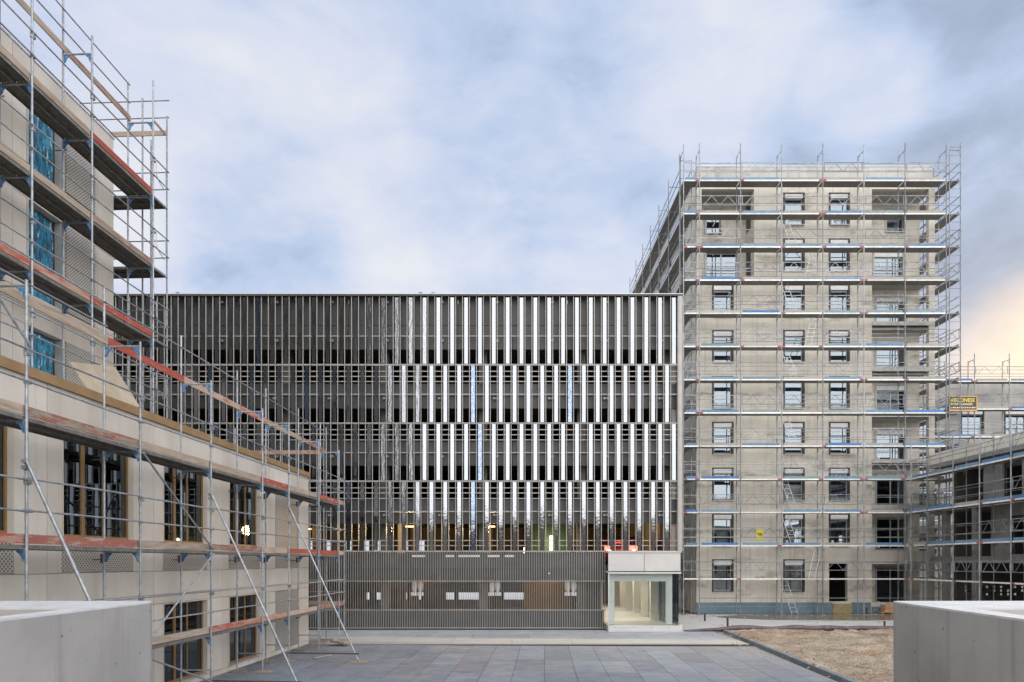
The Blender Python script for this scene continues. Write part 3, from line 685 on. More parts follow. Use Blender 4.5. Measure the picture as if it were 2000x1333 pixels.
# upper scaffold on the terrace
us_ = thing('scaffold', 'dark upper scaffold standing on the roof terrace and wrapping the top left corner', 'scaffold', (-2, 15, 6.43), LF)
UO, UI = -1.8, -2.53; up = [9.5, 12.0, 14.6, 16.55, 19.15]; ulv = [9.5, 11.52, 13.52]; UT = 15.62
for i, y in enumerate(up):
    tube('standard', us_, (UO, y, 6.45), (UO, y, 16.0 if y == 16.55 else (19.5 if y < 15 else 16.75)), .0245, m_steel)
    tube('standard', us_, (UI, y, 6.45), (UI, y, 16.95 if y != 19.15 else 16.75), .0245, m_steel)
    boxes('base_plate', us_, [((UO - .1, y - .1, 6.43), (UO + .1, y + .1, 6.45))], m_steel)
    for z in ulv + [UT]:
        tube('transom', us_, (UI, y, z - .05), (UO, y, z - .05), .022, m_steel)
        link('gusset', gusset_mesh(), us_, T((UO - .02, y, z - .06)) @ Matrix.Rotation(math.pi, 4, 'Z')); link('gusset', gusset_mesh(), us_, T((UI + .02, y, z - .06)))
    for z in (8.5, 10.5, 12.5, 14.5): coupler(us_, (UO, y, z), math.pi / 2)
    for z in (9.3, 13.3): tube('wall_tie', us_, (XU, y + .1, z), (UI + .03, y + .1, z), .012, m_sdark)
utoe = [[m_wred, m_wred, m_wred, m_wred], [m_wood, m_wood, m_wood, m_wood], [m_wood, m_wood, m_wood, m_wred]]
for i, (a, b) in enumerate(zip(up[:-1], up[1:])):
    L = b - a
    for li, z in enumerate(ulv):
        for c in (UO - .19, UI + .19): link('deck_plank', ribbed_plank(m_deck), us_, T((c, (a + b) / 2, z + .02)) @ Matrix.Diagonal((1, L - .02, 1, 1)))
        box('toe_board', us_, (UO - .06, a + .02, z + .04), (UO - .03, b - .02, z + .19), utoe[li][i])
    for z in [7.5] + ulv:
        for h in (.56, 1.06): tube('guard_rail', us_, (UO + .03, a - .05, z + h), (UO + .03, b + .05, z + h), .0175, m_steel); coupler(us_, (UO, a, z + h), math.pi / 2)
    box('toe_board', us_, (UI + .04, a + .02, UT), (UI + .07, b + .02, UT + .16), m_wood)
    for h in (.55, 1.05): tube('guard_rail', us_, (UI + .03, a - .05, UT + h), (UI + .03, b + .05, UT + h), .0175, m_steel)
for h in (.1, 1.0): pass
for k_ in range(2): link('deck_plank', ribbed_plank(m_deck), us_, T((UI + .2 + .33 * k_, 13.3, UT + .02)) @ Matrix.Diagonal((1, 2.58, 1, 1)))
tube('brace', us_, (UI, 14.6, 15.7), (UO, 14.6, 17.4), .02, m_steel)
tube('guard_rail', us_, (UI - .6, 14.65, 16.3), (UO, 14.65, 16.3), .0175, m_steel)
# end lane of the upper scaffold
for xx in (UO, UI, UI - 2.07):
    tube('standard', us_, (xx, 19.85, 6.45), (xx, 19.85, 16.2 if xx == UO else 16.75), .0245, m_steel)
tube('standard', us_, (UO - .09, 19.2, 6.45), (UO - .09, 19.2, 15.1), .0245, m_steel)
for z in ulv:
    for c in (19.32, 19.65): link('deck_plank', ribbed_plank(m_deck), us_, T(((UO + UI - 2.07) / 2, c, z + .02)) @ Matrix.Rotation(math.pi / 2, 4, 'Z') @ Matrix.Diagonal((1, UO - UI + 2.07, 1, 1)))
    tube('transom', us_, (UO, 19.15, z - .03), (UO, 19.85, z - .03), .03, m_steel)
for z in [7.5] + ulv + [UT]:
    for h in (.56, 1.06):
        tube('guard_rail', us_, (UI - 2.1, 19.88, z + h), (UO + .05, 19.88, z + h), .0175, m_steel)
        if z < 15: tube('guard_rail', us_, (UO + .03, 19.1, z + h), (UO + .03, 19.9, z + h), .0175, m_steel)
    if z < 15:
        bm = bmesh.new(); pts = [(19.22, z + 1.06), (19.22, z + .62), (19.32, z + .52), (19.62, z + .40), (19.70, z + .5), (19.70, z + 1.0)]
        for p, q in zip(pts[:-1], pts[1:]): bm_tube(bm, (UO + .05, *p), (UO + .05, *q), .010, 6)
        mpart('stop_end_loop', us_, bm, m_steel, (UO, 19.2, z))
box('toe_board', us_, (UI - 1.0, 19.80, UT), (UO, 19.83, UT + .14), m_wood); box('toe_board', us_, (UO - .03, 19.15, UT), (UO, 19.85, UT + .06), m_wood)
# ================================================================== CAR PARK
pk = thing('parking_garage', 'dark multi-storey car park veiled in grey mullions and polished steel strips', 'parking garage', (-8, 33, 0))
FY = 32.1; PX0, PX1 = -24.0, 7.62 + .163
CELL = .326; XC = 7.62
zB = [3.70, 7.0, 9.73, 12.48, 15.68]
def unit(key, mat_, lst):
    if key not in _c:
        bm = bmesh.new()
        for lo, hi in lst: bm_box(bm, lo, hi)
        _c[key] = tomesh(bm, mat_, key[0])
    return _c[key]
nm_ = int((PX1 - PX0) / CELL)
mm = unit(('mullion',), m_mull, [((-.015, -.03, 0), (.015, .0, 12.0))])
mf = unit(('mullion_flank',), m_fin, [((-.016, .001, 0), (.016, .045, 12.0))])
for k in range(nm_ + 1):
    X = XC + CELL / 2 - k * CELL
    o = link('mullion', mm, pk, T((X, FY, 3.68))); FR[o] = T(-Vector((X, FY, 3.68)))
    link('mullion_flank', mf, o, T((X, FY, 3.68)))
filmed = {(3, 950), (4, 952), (4, 1137), (2, 948), (1, 1100)}
for fl in range(4):
    z0, z1 = zB[fl] + .05, zB[fl+1] - .04
    off = 0 if fl % 2 == 1 else CELL
    ms = unit(('mirror_strip', fl), m_mirror, [((-.085, 0, 0), (.085, .012, z1 - z0))]); ms2 = unit(('film_and_reflection_strip', fl), m_mfilm_refl, [((-.085, 0, 0), (.085, .012, z1 - z0))])
    k = 0
    while XC - off - k * 2 * CELL > PX0:
        X = XC - off - k * 2 * CELL; px = 1000 + X * 41.5
        is_blue = (fl, k) in ((2, 7), (2, 14), (1, 14), (0, 14)) or (k > 20 and R.random() < .10)  # on the left strips the blue colour imitates reflections of blue scaffold sheeting
        link('mirror_strip', ms2 if is_blue else ms, pk, T((X, FY + .02, z0)) @ Matrix.Rotation(R.gauss(0, .009), 4, 'Z') @ Matrix.Rotation(R.gauss(0, .004), 4, 'X')); k += 1
rails = [3.70, 3.97, 4.21, 5.58, 6.19, 6.45, 6.69, 7.0, 8.35, 8.95, 9.19, 9.43, 9.73, 11.1, 11.70, 11.94, 12.18, 12.48, 13.84]
for z in rails:
    big_ = z in (3.70, 7.0, 9.73, 12.48)
    box('rail', pk, (PX0, FY + .05, z - (.035 if big_ else .020)), (PX1, FY + .085, z + (.035 if big_ else .020)), m_mull)
    if big_: box('rail', pk, (PX0, FY - .055, z - .012), (PX1, FY - .051, z + .012), m_mull)
box('coping', pk, (PX0, FY - .08, 15.69), (8.0, FY + .5, 15.76), m_fin); box('coping', pk, (PX0, FY - .10, 15.762), (8.02, FY + .5, 15.79), m_alu)
# spandrel panels
def span(z0, z1, yv, m_, w=2.6):
    X = PX1 + .05 if z0 > 3.7 else 4.36
    while X > PX0:
        a = max(X - w, PX0); box('spandrel_panel', pk, (a + .01, yv, z0), (X - .01, yv + .06, z1), m_); X -= w
span(14.45, 15.66, FY + .34, m_dpanel, 5.2); span(13.9, 14.43, FY + .345, m_dpanel, 5.2); span(13.3, 13.88, FY + .35, m_dpanel)
for z0, zm, z1 in ((10.50, 11.08, 11.66), (7.78, 8.34, 8.92), (5.02, 5.57, 6.16)): span(z0, zm - .02, FY + .36, m_dpanel); span(zm, z1, FY + .33, m_dpanel2)
span(2.95, 3.62, FY + .25, m_dpanel2); span(2.34, 2.93, FY + .29, m_dpanel); span(.05, .95, FY + .24, m_dpanel2)
# fixing brackets
for z in (15.5, 13.68, 10.95, 8.2, 5.42):
    for k in range(12):
        X = 7.1 - k * 2.608
        boxes('fixing_bracket', pk, [((X - .17, FY + .2, z - .05), (X - .06, FY + .3, z + .05)), ((X - .02, FY + .2, z - .05), (X + .09, FY + .3, z + .05))], m_mull)
# ground floor louvre screen
lm = unit(('louvre_bar',), m_louv, [((-.013, -.03, 0), (.013, .0, 3.62))])
k = 0
while 4.36 - k * .1105 > -12.5:
    link('louvre_bar', lm, pk, T((4.36 - k * .1105, FY - .02, .05))); k += 1
lst = []
while 4.36 - k * .1105 > PX0:
    X = 4.36 - k * .1105; lst.append(((X - .02, FY - .08, .05), (X + .02, FY - .02, 3.67))); k += 1
o = boxes('louvre_screen', pk, lst, m_louv); o['kind'] = 'stuff'
for z in (2.30, .94, .10): box('rail', pk, (PX0, FY - .015, z - .025), (4.40, FY + .02, z + .025), m_louv)
# structure: slabs, columns, back wall with openings
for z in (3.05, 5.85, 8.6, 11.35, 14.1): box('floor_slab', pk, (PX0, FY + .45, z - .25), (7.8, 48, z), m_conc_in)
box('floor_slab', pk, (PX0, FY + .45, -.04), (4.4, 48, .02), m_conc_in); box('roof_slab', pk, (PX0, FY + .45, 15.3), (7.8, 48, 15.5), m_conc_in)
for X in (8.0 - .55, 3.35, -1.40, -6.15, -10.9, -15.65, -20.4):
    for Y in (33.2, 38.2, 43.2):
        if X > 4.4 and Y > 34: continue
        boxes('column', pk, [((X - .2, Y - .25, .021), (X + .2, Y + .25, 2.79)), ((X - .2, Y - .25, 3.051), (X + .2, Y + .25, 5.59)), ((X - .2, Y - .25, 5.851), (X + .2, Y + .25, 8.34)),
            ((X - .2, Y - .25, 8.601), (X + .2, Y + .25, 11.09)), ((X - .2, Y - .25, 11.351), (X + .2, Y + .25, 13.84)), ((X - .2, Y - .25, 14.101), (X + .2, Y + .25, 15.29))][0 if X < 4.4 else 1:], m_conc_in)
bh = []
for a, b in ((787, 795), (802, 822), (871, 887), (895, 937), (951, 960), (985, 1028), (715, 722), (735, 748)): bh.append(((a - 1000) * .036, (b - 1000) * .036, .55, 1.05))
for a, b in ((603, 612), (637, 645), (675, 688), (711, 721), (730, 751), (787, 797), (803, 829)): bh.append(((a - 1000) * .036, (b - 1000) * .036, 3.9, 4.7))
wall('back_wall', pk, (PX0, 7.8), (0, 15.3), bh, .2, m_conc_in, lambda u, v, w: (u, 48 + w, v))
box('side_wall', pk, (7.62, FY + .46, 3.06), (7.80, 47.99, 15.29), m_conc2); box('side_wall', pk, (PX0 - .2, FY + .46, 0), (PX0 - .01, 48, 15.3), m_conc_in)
boxes('corner_post', pk, [((7.80, FY - .08, 3.70), (8.0, FY + .46, 15.68))], m_mull)
# cores seen through the screen, roof brackets, painted daylight strips
box('core_wall', pk, (.6, 35.4, .03), (3.1, 35.6, 2.78), m_ochre); box('core_wall', pk, (.9, 35.2, 3.07), (2.9, 35.4, 5.58), m_green)
box('core_wall', pk, (3.2, 33.6, .03), (4.38, 33.7, 2.78), m_dpanel)
for a, b in ((805, 830), (871, 887), (895, 937), (953, 976), (986, 1004)): box('daylight_strip', pk, ((a - 1000) / 41.2, FY + .18, 3.43), ((b - 1000) / 41.2, FY + .245, 3.53), m_white)  # white boxes stand in for bits of daylight on the panels
for px in (345, 821, 846): boxes('roof_bracket', pk, [(((px - 1000) / 41.5 - .09, FY + .1, 15.8), ((px - 1000) / 41.5 + .08, FY + .2, 15.93))], m_blue)
bm = bmesh.new(); bm_box(bm, (-60, 52, -.04), (10, 75, .0)); tag(mpart('rear_yard', None, bm, m_path), kind='structure')
# lamps that are lit in the photograph
def lamp(name, lab, lo, hi, m_, e, col_, loc=None):
    o = boxes(name, None, [(lo, hi)], m_); tag(o, lab, 'lamp', 'lit lamps inside the car park')
    if e:
        l = bpy.data.lights.new('lamp_light', 'POINT'); l.energy = e; l.color = col_; l.shadow_soft_size = .25
        q = bpy.data.objects.new('lamp_light', l); COL.objects.link(q); q.parent = o; q.matrix_basis = T((Vector(loc or ((lo[0]+hi[0])/2, lo[1] - .1, lo[2] - .15)) - Vector(lo)))
lamp('ceiling_lamp', 'warm ceiling lamp on the first parking deck, left of two seen behind the pale strips', (-5.7, 36.0, 5.04), (-5.2, 36.12, 5.10), m_lamp, 420, (1, .60, .22))
lamp('ceiling_lamp', 'warm ceiling lamp on the first parking deck beside the blue-filmed strip', (-1.3, 36.0, 5.04), (-.9, 36.12, 5.10), m_lamp, 380, (1, .60, .22))
lamp('wall_lamp', 'bright upright lamp tube on the green core wall of the first parking deck', (1.95, 35.06, 3.75), (2.11, 35.16, 4.55), m_lampw, 22, (1, .85, .5), (2.0, 34.5, 4.2))
lamp('wall_lamp', 'short upright lamp tube low behind the ground floor louvres', (.56, 32.36, 3.40), (.61, 32.40, 3.88), m_lampw, 0, None)
lamp('ceiling_lamp', 'warm ceiling lamp on the ground floor behind the louvres, middle bay', (-3.2, 39.5, 2.55), (-2.5, 39.6, 2.60), m_lamp, 110, (1, .45, .12), (-2.9, 37.5, 2.2))
lamp('ceiling_lamp', 'warm ceiling lamp on the ground floor behind the louvres, left bay', (-9.2, 39.5, 2.55), (-8.5, 39.6, 2.60), m_lamp, 80, (1, .45, .12), (-8.8, 37.5, 2.2))
lamp('ceiling_lamp', 'warm ceiling lamp in front of the ochre wall behind the louvres', (1.4, 34.4, 2.60), (2.0, 34.5, 2.65), m_lamp, 16, (1, .62, .2))
lamp('ceiling_lamp', 'warm ceiling lamp far left on the first parking deck', (-11.9, 38.0, 5.0), (-11.2, 38.1, 5.06), m_lamp, 60, (1, .55, .2))
# white wrapped shapes hanging behind the louvres
for X, lab in ((-4.55, 'white plastic-wrapped unit behind the louvres, leftmost of three'), (-.83, 'white plastic-wrapped unit behind the louvres, middle of three'), (2.82, 'white plastic-wrapped unit in front of the ochre wall, rightmost of three')):
    t_ = thing('wrapped_unit', lab, 'wrapped unit', (X, 32.85, 1.6), group='white wrapped units behind the louvres')
    for s_ in (-1, 1):
        bm = bmesh.new(); bmesh.ops.create_uvsphere(bm, u_segments=12, v_segments=8, radius=1)
        bmesh.ops.scale(bm, verts=bm.verts[:], vec=(.13, .12, .34)); bmesh.ops.translate(bm, verts=bm.verts[:], vec=(X + s_ * .14, 32.85, 2.04))
        mpart('lobe', t_, bm, m_white, (X, 32.85, 2), True)
    boxes('base_bar', t_, [((X - .30, 32.75, 1.58), (X - .02, 32.95, 1.74)), ((X + .02, 32.75, 1.58), (X + .30, 32.95, 1.74))], m_white)
    for s_ in (-1, 1): tube('hanger', t_, (X + s_ * .14, 32.85, 2.3), (X + s_ * .14, 32.85, 2.79), .012, m_sdark)
# car on the first deck
cr = thing('parked_car', 'dark red car with lit tail lights on the first parking deck above the entrance', 'car', (5.3, 34.6, 3.05))
bm = bmesh.new(); prof = [(33.2, 3.25), (33.2, 3.85), (33.3, 4.0), (33.75, 4.45), (35.6, 4.48), (36.3, 4.05), (37.4, 3.9), (37.5, 3.3)]
A = [bm.verts.new((4.45, y, z)) for y, z in prof]; B = [bm.verts.new((6.15, y, z)) for y, z in prof]
bm.faces.new(A); bm.faces.new(B[::-1])
for i in range(len(prof)): j = (i + 1) % len(prof); bm.faces.new((A[i], A[j], B[j], B[i]))
mpart('body', cr, bm, m_carred, (5.3, 34.6, 3.2))
for X in (4.50, 5.72):
    box('tail_light', cr, (X, 33.12, 3.78), (X + .38, 33.19, 3.96), m_tail); box('reversing_light', cr, (X + .12, 33.10, 3.74), (X + .30, 33.18, 3.80), m_head)
    for Y in (33.9, 36.6): tube('wheel', cr, (X - .02, Y, 3.37), (X + .22, Y, 3.37), .32, m_black)
box('rear_window', cr, (4.65, 33.40, 4.08), (5.95, 33.46, 4.32), m_glass)
l = bpy.data.lights.new('tail_glow', 'POINT'); l.energy = 14; l.color = (1, .08, .04); l.shadow_soft_size = .3
q = bpy.data.objects.new('tail_glow', l); COL.objects.link(q); q.parent = cr; q.matrix_basis = FR[cr] @ T((5.3, 32.85, 3.95))
# ================================================================== GLAZED ENTRANCE
en = thing('glazed_entrance', 'glazed entrance with metal fascia and pale green frame at right end of car park', 'entrance', (6.1, 31.3, 0))
EY = 31.35
for a, b in ((4.42, 6.07), (6.08, 7.74)): boxes('fascia_panel', en, [((a + .005, EY, 2.78), (b - .005, EY + .05, 3.62))], m_entry)
boxes('fascia_panel', en, [((7.70, EY + .06, 2.78), (7.745, FY + .5, 3.62))], m_entry)
boxes('roof_plate', en, [((4.42, EY - .04, 3.63), (7.78, FY + .4, 3.68))], m_entry)
box('lintel_trim', en, (4.42, EY - .02, 2.66), (7.77, EY + .06, 2.73), m_alu); box('lintel_trim', en, (4.42, EY + .01, 2.731), (7.74, EY + .04, 2.779), m_black)
box('ceiling', en, (4.43, EY + .08, 2.70), (7.7, 48, 2.775), m_cream)
boxes('portal_frame', en, [((4.50, EY + .35, .30), (4.76, EY + .6, 2.30)), ((7.16, EY + .35, .30), (7.44, EY + .6, 2.30)), ((4.50, EY + .35, 2.301), (7.44, EY + .6, 2.64))], m_eframe)
box('glass_pane', en, (4.47, EY + .10, .28), (7.66, EY + .115, 2.655), m_glassE); box('glass_pane', en, (7.66, EY + .13, .28), (7.675, FY + 2.4, 2.655), m_glassE)
boxes('corner_trim', en, [((4.42, EY, .28), (4.465, EY + .09, 2.655))], m_alu)
boxes('threshold', en, [((4.42, EY - .02, .10), (7.72, EY + .3, .275)), ((4.42, EY - .10, .005), (7.82, EY + .3, .099))], m_entry)
for i in range(4): tube('bolt', en, (4.75 + i * .82, EY - .028, .2), (4.75 + i * .82, EY - .02, .2), .018, m_sdark)
box('floor', en, (4.43, EY + .31, .05), (7.9, 48, .28), m_efloor)
for k, Y in enumerate((34.2, 36.6, 39.0, 41.4, 43.8, 46.2)):
    box('column', en, (6.95, Y, .281), (7.30, Y + .3, 2.699), m_cream)
    boxes('side_glazing', en, [((7.30, Y - 2.05, .281), (7.34, Y - .02, .34)), ((7.30, Y - 2.05, 2.62), (7.34, Y - .02, 2.699)), ((7.30, Y - 1.08, .341), (7.34, Y - 1.02, 2.619))], m_grey_frame)
    box('glass_pane', en, (7.315, Y - 2.05, .345), (7.325, Y - 1.09, 2.61), m_glassE); box('glass_pane', en, (7.315, Y - 1.01, .345), (7.325, Y - .02, 2.61), m_glassE)
box('inner_wall', en, (4.42, 33.8, .281), (4.50, 40, 2.699), m_cream)
for X, Y in ((5.9, 35.0), (5.9, 39.0), (5.9, 43.0)):
    box('ceiling_light', en, (X - .5, Y - .05, 2.64), (X + .5, Y + .05, 2.69), m_lampw)
    l = bpy.data.lights.new('entrance_light', 'AREA'); l.energy = 38; l.color = (1, .92, .80); l.size = 1.4
    q = bpy.data.objects.new('entrance_light', l); COL.objects.link(q); q.parent = en; q.matrix_basis = FR[en] @ T((X, Y, 2.62))
# ================================================================== TOWER
TY = 42.3; S = 31.51
tx = lambda px: (px - 1000) / S
tw = thing('concrete_tower', 'bare concrete residential tower with black framed windows behind scaffold on the right', 'building', (18.8, 50, 0))
TX0, TX1, TZ = 11.43, 26.2, 27.7
zt = [3.35 + 2.84 * k for k in range(9)]
cols = [(1391, 1432), (1530, 1571), (1619, 1659)]
wins = []
for ci, (a, b) in enumerate(cols):
    for k in range(9):
        if ci == 0 and k > 6: continue
        if ci == 2 and k == 0: continue
        wins.append((tx(a), tx(b), zt[k] - 2.0, zt[k], k, ci))
hol = [w[:4] for w in wins] + [(tx(1619), tx(1655), .75, 3.1)]
loggL = (11.75, 15.0, 20.6, 26.3); hol.append(loggL)
FL = [3.9 + 2.84 * k for k in range(7)]
lz = [(.0 + .70, 3.07)] + [(FL[k] + .0, FL[k+1] - .25) for k in range(6)] + [(FL[6], 26.3)]
for a, b in lz: hol.append((22.3, 25.83, a, b))
wall('front_wall', tw, (TX0, TX1), (0, TZ - .9), hol, .3, m_conc, lambda u, v, w: (u, TY + w, v))
box('parapet', tw, (TX0 + .05, TY + .02, TZ - .899), (TX1 - .15, TY + .3, TZ), m_conc2)
box('parapet_cap', tw, (TX0 + .02, TY - .01, TZ + .001), (TX1 - .12, TY + .34, TZ + .04), m_alu)
sh = [(a, a + 1.3, zt[k] - 2.0, zt[k]) for a in (45.2, 49.0, 52.8, 56.6) for k in range(9)]
wall('side_wall', tw, (TY + .301, 59.5), (0, TZ - .9), sh, .3, m_conc, lambda u, v, w: (TX0 + w, u, v))
box('parapet', tw, (TX0 + .05, TY + .31, TZ - .899), (TX0 + .3, 59.5, TZ), m_conc2)
wall('right_wall', tw, (43.9, 59.5), (0, TZ - .01), [], .3, m_conc, lambda u, v, w: (TX1 - w, u, v))
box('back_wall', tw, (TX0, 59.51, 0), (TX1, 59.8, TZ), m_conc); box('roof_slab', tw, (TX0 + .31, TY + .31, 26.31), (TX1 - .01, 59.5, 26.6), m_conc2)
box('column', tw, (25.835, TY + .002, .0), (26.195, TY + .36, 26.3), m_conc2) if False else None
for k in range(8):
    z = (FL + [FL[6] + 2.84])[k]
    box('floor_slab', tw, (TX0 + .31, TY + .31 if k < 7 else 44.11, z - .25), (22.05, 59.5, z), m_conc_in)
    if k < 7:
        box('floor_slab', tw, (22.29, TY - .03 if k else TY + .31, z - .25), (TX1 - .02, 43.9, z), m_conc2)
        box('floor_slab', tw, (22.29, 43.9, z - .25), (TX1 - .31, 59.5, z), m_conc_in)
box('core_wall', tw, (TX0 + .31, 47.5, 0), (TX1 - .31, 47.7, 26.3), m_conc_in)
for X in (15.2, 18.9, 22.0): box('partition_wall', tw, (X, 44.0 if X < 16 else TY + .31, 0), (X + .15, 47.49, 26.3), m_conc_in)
# loggia back walls with glazed doors
lh = [(23.36, 25.40, (.3 if k == 0 else FL[k-1] + .05), (2.9 if k == 0 else FL[k-1] + 2.15)) for k in range(7)] + [(23.2, 25.2, FL[6] + .05, FL[6] + 2.2), (24.0, 25.3, 24.4, 25.9)]
wall('loggia_wall', tw, (22.3, TX1 - .301), (0, 26.3), lh, .2, m_conc, lambda u, v, w: (u, 43.9 + w, v))
wall('loggia_wall', tw, (TX0 + .31, 15.0), (FL[6], 26.3), [(12.4, 13.5, 24.3, 25.9), (12.4, 14.55, FL[6] + .05, FL[6] + 2.2)], .2, m_conc, lambda u, v, w: (u, 43.9 + w, v))
box('loggia_side_wall', tw, (15.0, TY + .31, FL[6]), (15.19, 43.9, 26.3), m_conc); box('loggia_side_wall', tw, (22.1, TY + .31, 0), (22.289, 43.9, 26.3), m_conc)
box('dark_opening_panel', tw, (14.96, 42.9, FL[6] + .1), (14.995, 43.6, FL[6] + 2.1), m_black); box('dark_opening_panel', tw, (14.96, 42.9, 24.2), (14.995, 43.6, 25.9), m_black)  # black panels stand in for the darkness of openings in the side wall
box('loggia_lintel', tw, (TX0 + .31, TY + .302, 26.301), (TX1, TY + .31, 26.32), m_conc2)
def rwindow(par, x0, x1, z0, z1, yf, blind, open_=False, two=False, frame=m_black, thick=.055):
    """window set in an opening: black surround, grey casement, pane, white shutter box and sill"""
    o = boxes('window', par, [((x0 - .02, yf - .02, z1 - .06), (x1 + .02, yf + .1, z1 + .015)), ((x0 - .02, yf - .02, z0), (x0 + .09, yf + .1, z1 - .061)), ((x1 - .09, yf - .02, z0), (x1 + .02, yf + .1, z1 - .061)),
                        ((x0 + .091, yf + .02, z0), (x1 - .091, yf + .1, z0 + .05))], frame, (x0, yf, z0))
    if blind: box('shutter_box', o, (x0 + .10, yf + .0, z1 - .33), (x1 - .10, yf + .12, z1 - .065), m_shut)
    zt_ = z1 - (.34 if blind else .07); a, b, c, d = x0 + .10, x1 - .10, z0 + .055, zt_
    lst = [((a, yf + .11, c), (b, yf + .16, c + thick)), ((a, yf + .11, d - thick), (b, yf + .16, d)), ((a, yf + .11, c + thick + .001), (a + thick, yf + .16, d - thick - .001)), ((b - thick, yf + .11, c + thick + .001), (b, yf + .16, d - thick - .001))]
    if two: m_ = (a + b) / 2; lst.append(((m_ - .04, yf + .11, c + thick + .001), (m_ + .04, yf + .16, d - thick - .001)))
    boxes('casement', o, lst, m_grey_frame)
    box('pane', o, (a + thick, yf + .13, c + thick), (b - thick, yf + .14, d - thick), m_glass if R.random() < .78 else m_glass2)
    if R.random() < .25: box('sticker', o, (a + thick + .05, yf + .118, c + .12), (a + thick + .19, yf + .122, c + .30), m_shut)
    box('sill', o, (x0 + .02, yf - .14, z0 - .035), (x1 - .02, yf + .02, z0 + .0), m_alu)
    return o
for (x0, x1, z0, z1, k, ci) in wins: rwindow(tw, x0, x1, z0, z1, TY, True)
for a in (45.2, 49.0, 52.8, 56.6):
    for k in range(4, 9): boxes('window', tw, [((TX0 + .12, a, zt[k] - 2.0), (TX0 + .14, a + 1.3, zt[k]))], m_glass)
for h in lh: rwindow(tw, h[0], h[1], h[2], h[3], 43.9 - .02, h[3] > 8, two=h[1] - h[0] > 1.6, frame=m_grey_frame)
for h in ((12.4, 13.5, 24.3, 25.9), (12.4, 14.55, FL[6] + .05, FL[6] + 2.2)): rwindow(tw, *h, 43.88, h[3] > 24, two=h[1] - h[0] > 1.6, frame=m_grey_frame)
X = TX0
while X < 22.1:
    X1 = min(X + 1.2, 22.2)
    if not (tx(1619) < (X + X1) / 2 < tx(1662)): box('plinth_board', tw, (X + .005, TY - .09, .0), (X1 - .005, TY - .002, .69), m_plinth)
    X = X1
box('plinth_board', tw, (tx(1625), TY - .12, 0), (tx(1662), TY - .092, .62), m_yboard)
box('plinth_board', tw, (22.3, TY - .09, 0), (24.6, TY - .002, .40), m_plinth)
# yellow sign with its emblem
ys = thing('yellow_sign', 'yellow notice sheet with a black looped emblem on the bare tower wall', 'sign', (15.3, TY - .03, 4.55))
bm = bmesh.new(); sx0, sx1, sz0, sz1 = tx(1476.5), tx(1490.5), 3.2 + (1098 - 1054.5) / S, 3.2 + (1098 - 1034) / S
bm_box(bm, (sx0, TY - .03, sz0), (sx1, TY - .012, sz1)); mpart('sheet', ys, bm, m_yellow, (sx0, TY, sz0))
def text(par, s_, size, mat_, x, y, z, name='lettering', sxy=1.0, bold=0.0):
    cu = bpy.data.curves.new(name, 'FONT'); cu.body = s_; cu.size = size; cu.extrude = .004; cu.offset = bold; cu.align_x = 'CENTER'
    ob = bpy.data.objects.new('tmp', cu); COL.objects.link(ob); bpy.context.view_layer.update()
    me = bpy.data.meshes.new_from_object(ob.evaluated_get(bpy.context.evaluated_depsgraph_get())); bpy.data.objects.remove(ob)
    me.materials.clear(); me.materials.append(mat_)
    return link(name, me, par, T((x, y, z)) @ Matrix.Rotation(math.pi / 2, 4, 'X') @ Matrix.Diagonal((sxy, 1, 1, 1)))
bm = bmesh.new(); cx_, cz_ = (sx0 + sx1) / 2, (sz0 + sz1) / 2 + .02; pts = []
for i in range(25):
    t = -.85 + i / 24 * (2 * math.pi - 1.7 + 1.7 * .0) ; pts.append((cx_ - .03 + .085 * math.cos(t + .85 + .0 + .7) * 1.0, cz_ + .065 * math.sin(t + .85 + .7)))
pts = [(cx_ + .13, cz_ + .09), (cx_ + .06, cz_ + .0), (cx_ - .0, cz_ - .06), (cx_ - .07, cz_ - .07), (cx_ - .12, cz_ - .02), (cx_ - .11, cz_ + .04), (cx_ - .05, cz_ + .075), (cx_ + .01, cz_ + .05), (cx_ + .06, cz_ - .02), (cx_ + .13, cz_ - .09)]
for (a, b), (c, d) in zip(pts[:-1], pts[1:]): bm_tube(bm, (a, TY - .034, b), (c, TY - .034, d), .022, 6)
mpart('emblem', ys, bm, m_black, (cx_, TY, cz_))
# ================================================================== FAR SCAFFOLDS
def lattice_mesh():
    k = ('lattice',)
    if k not in _c:                                    # unit length guard frame along x, height .55
        bm = bmesh.new(); r = .017
        bm_box(bm, (-.5, -r, -r), (.5, r, r)); bm_box(bm, (-.5, -r, .55 - r), (.5, r, .55 + r)); bm_box(bm, (-.47, -r, r), (-.456, r, .55 - r)); bm_box(bm, (.456, -r, r), (.47, r, .55 - r))
        z = [0, .55]
        for i in range(4): a = -.4 + i * .2; bm_tube(bm, (a, 0, z[i % 2]), (a + .2, 0, z[(i + 1) % 2]), .010, 4)
        _c[k] = tomesh(bm, m_steel_far, 'guard_frame')
        bm = bmesh.new(); bm_box(bm, (-.5, -r, -r), (.5, r, r)); bm_box(bm, (-.5, -r, .52 - r), (.5, r, .52 + r)); _c[('rails',)] = tomesh(bm, m_steel_far, 'guard_rails')
    return _c[k]
lattice_mesh()
def brk_mesh(L):
    k = ('brk', round(L, 2))
    if k not in _c:                                    # transom with two knee braces, along +x from inner to outer
        bm = bmesh.new(); bm_tube(bm, (0,0,0), (L,0,0), .022, 6); bm_tube(bm, (.02,0,-.26), (.2,0,0), .014, 4); bm_tube(bm, (L - .02,0,-.26), (L - .2,0,0), .014, 4)
        _c[k] = tomesh(bm, m_steel_far, 'transom_frame')
    return _c[k]
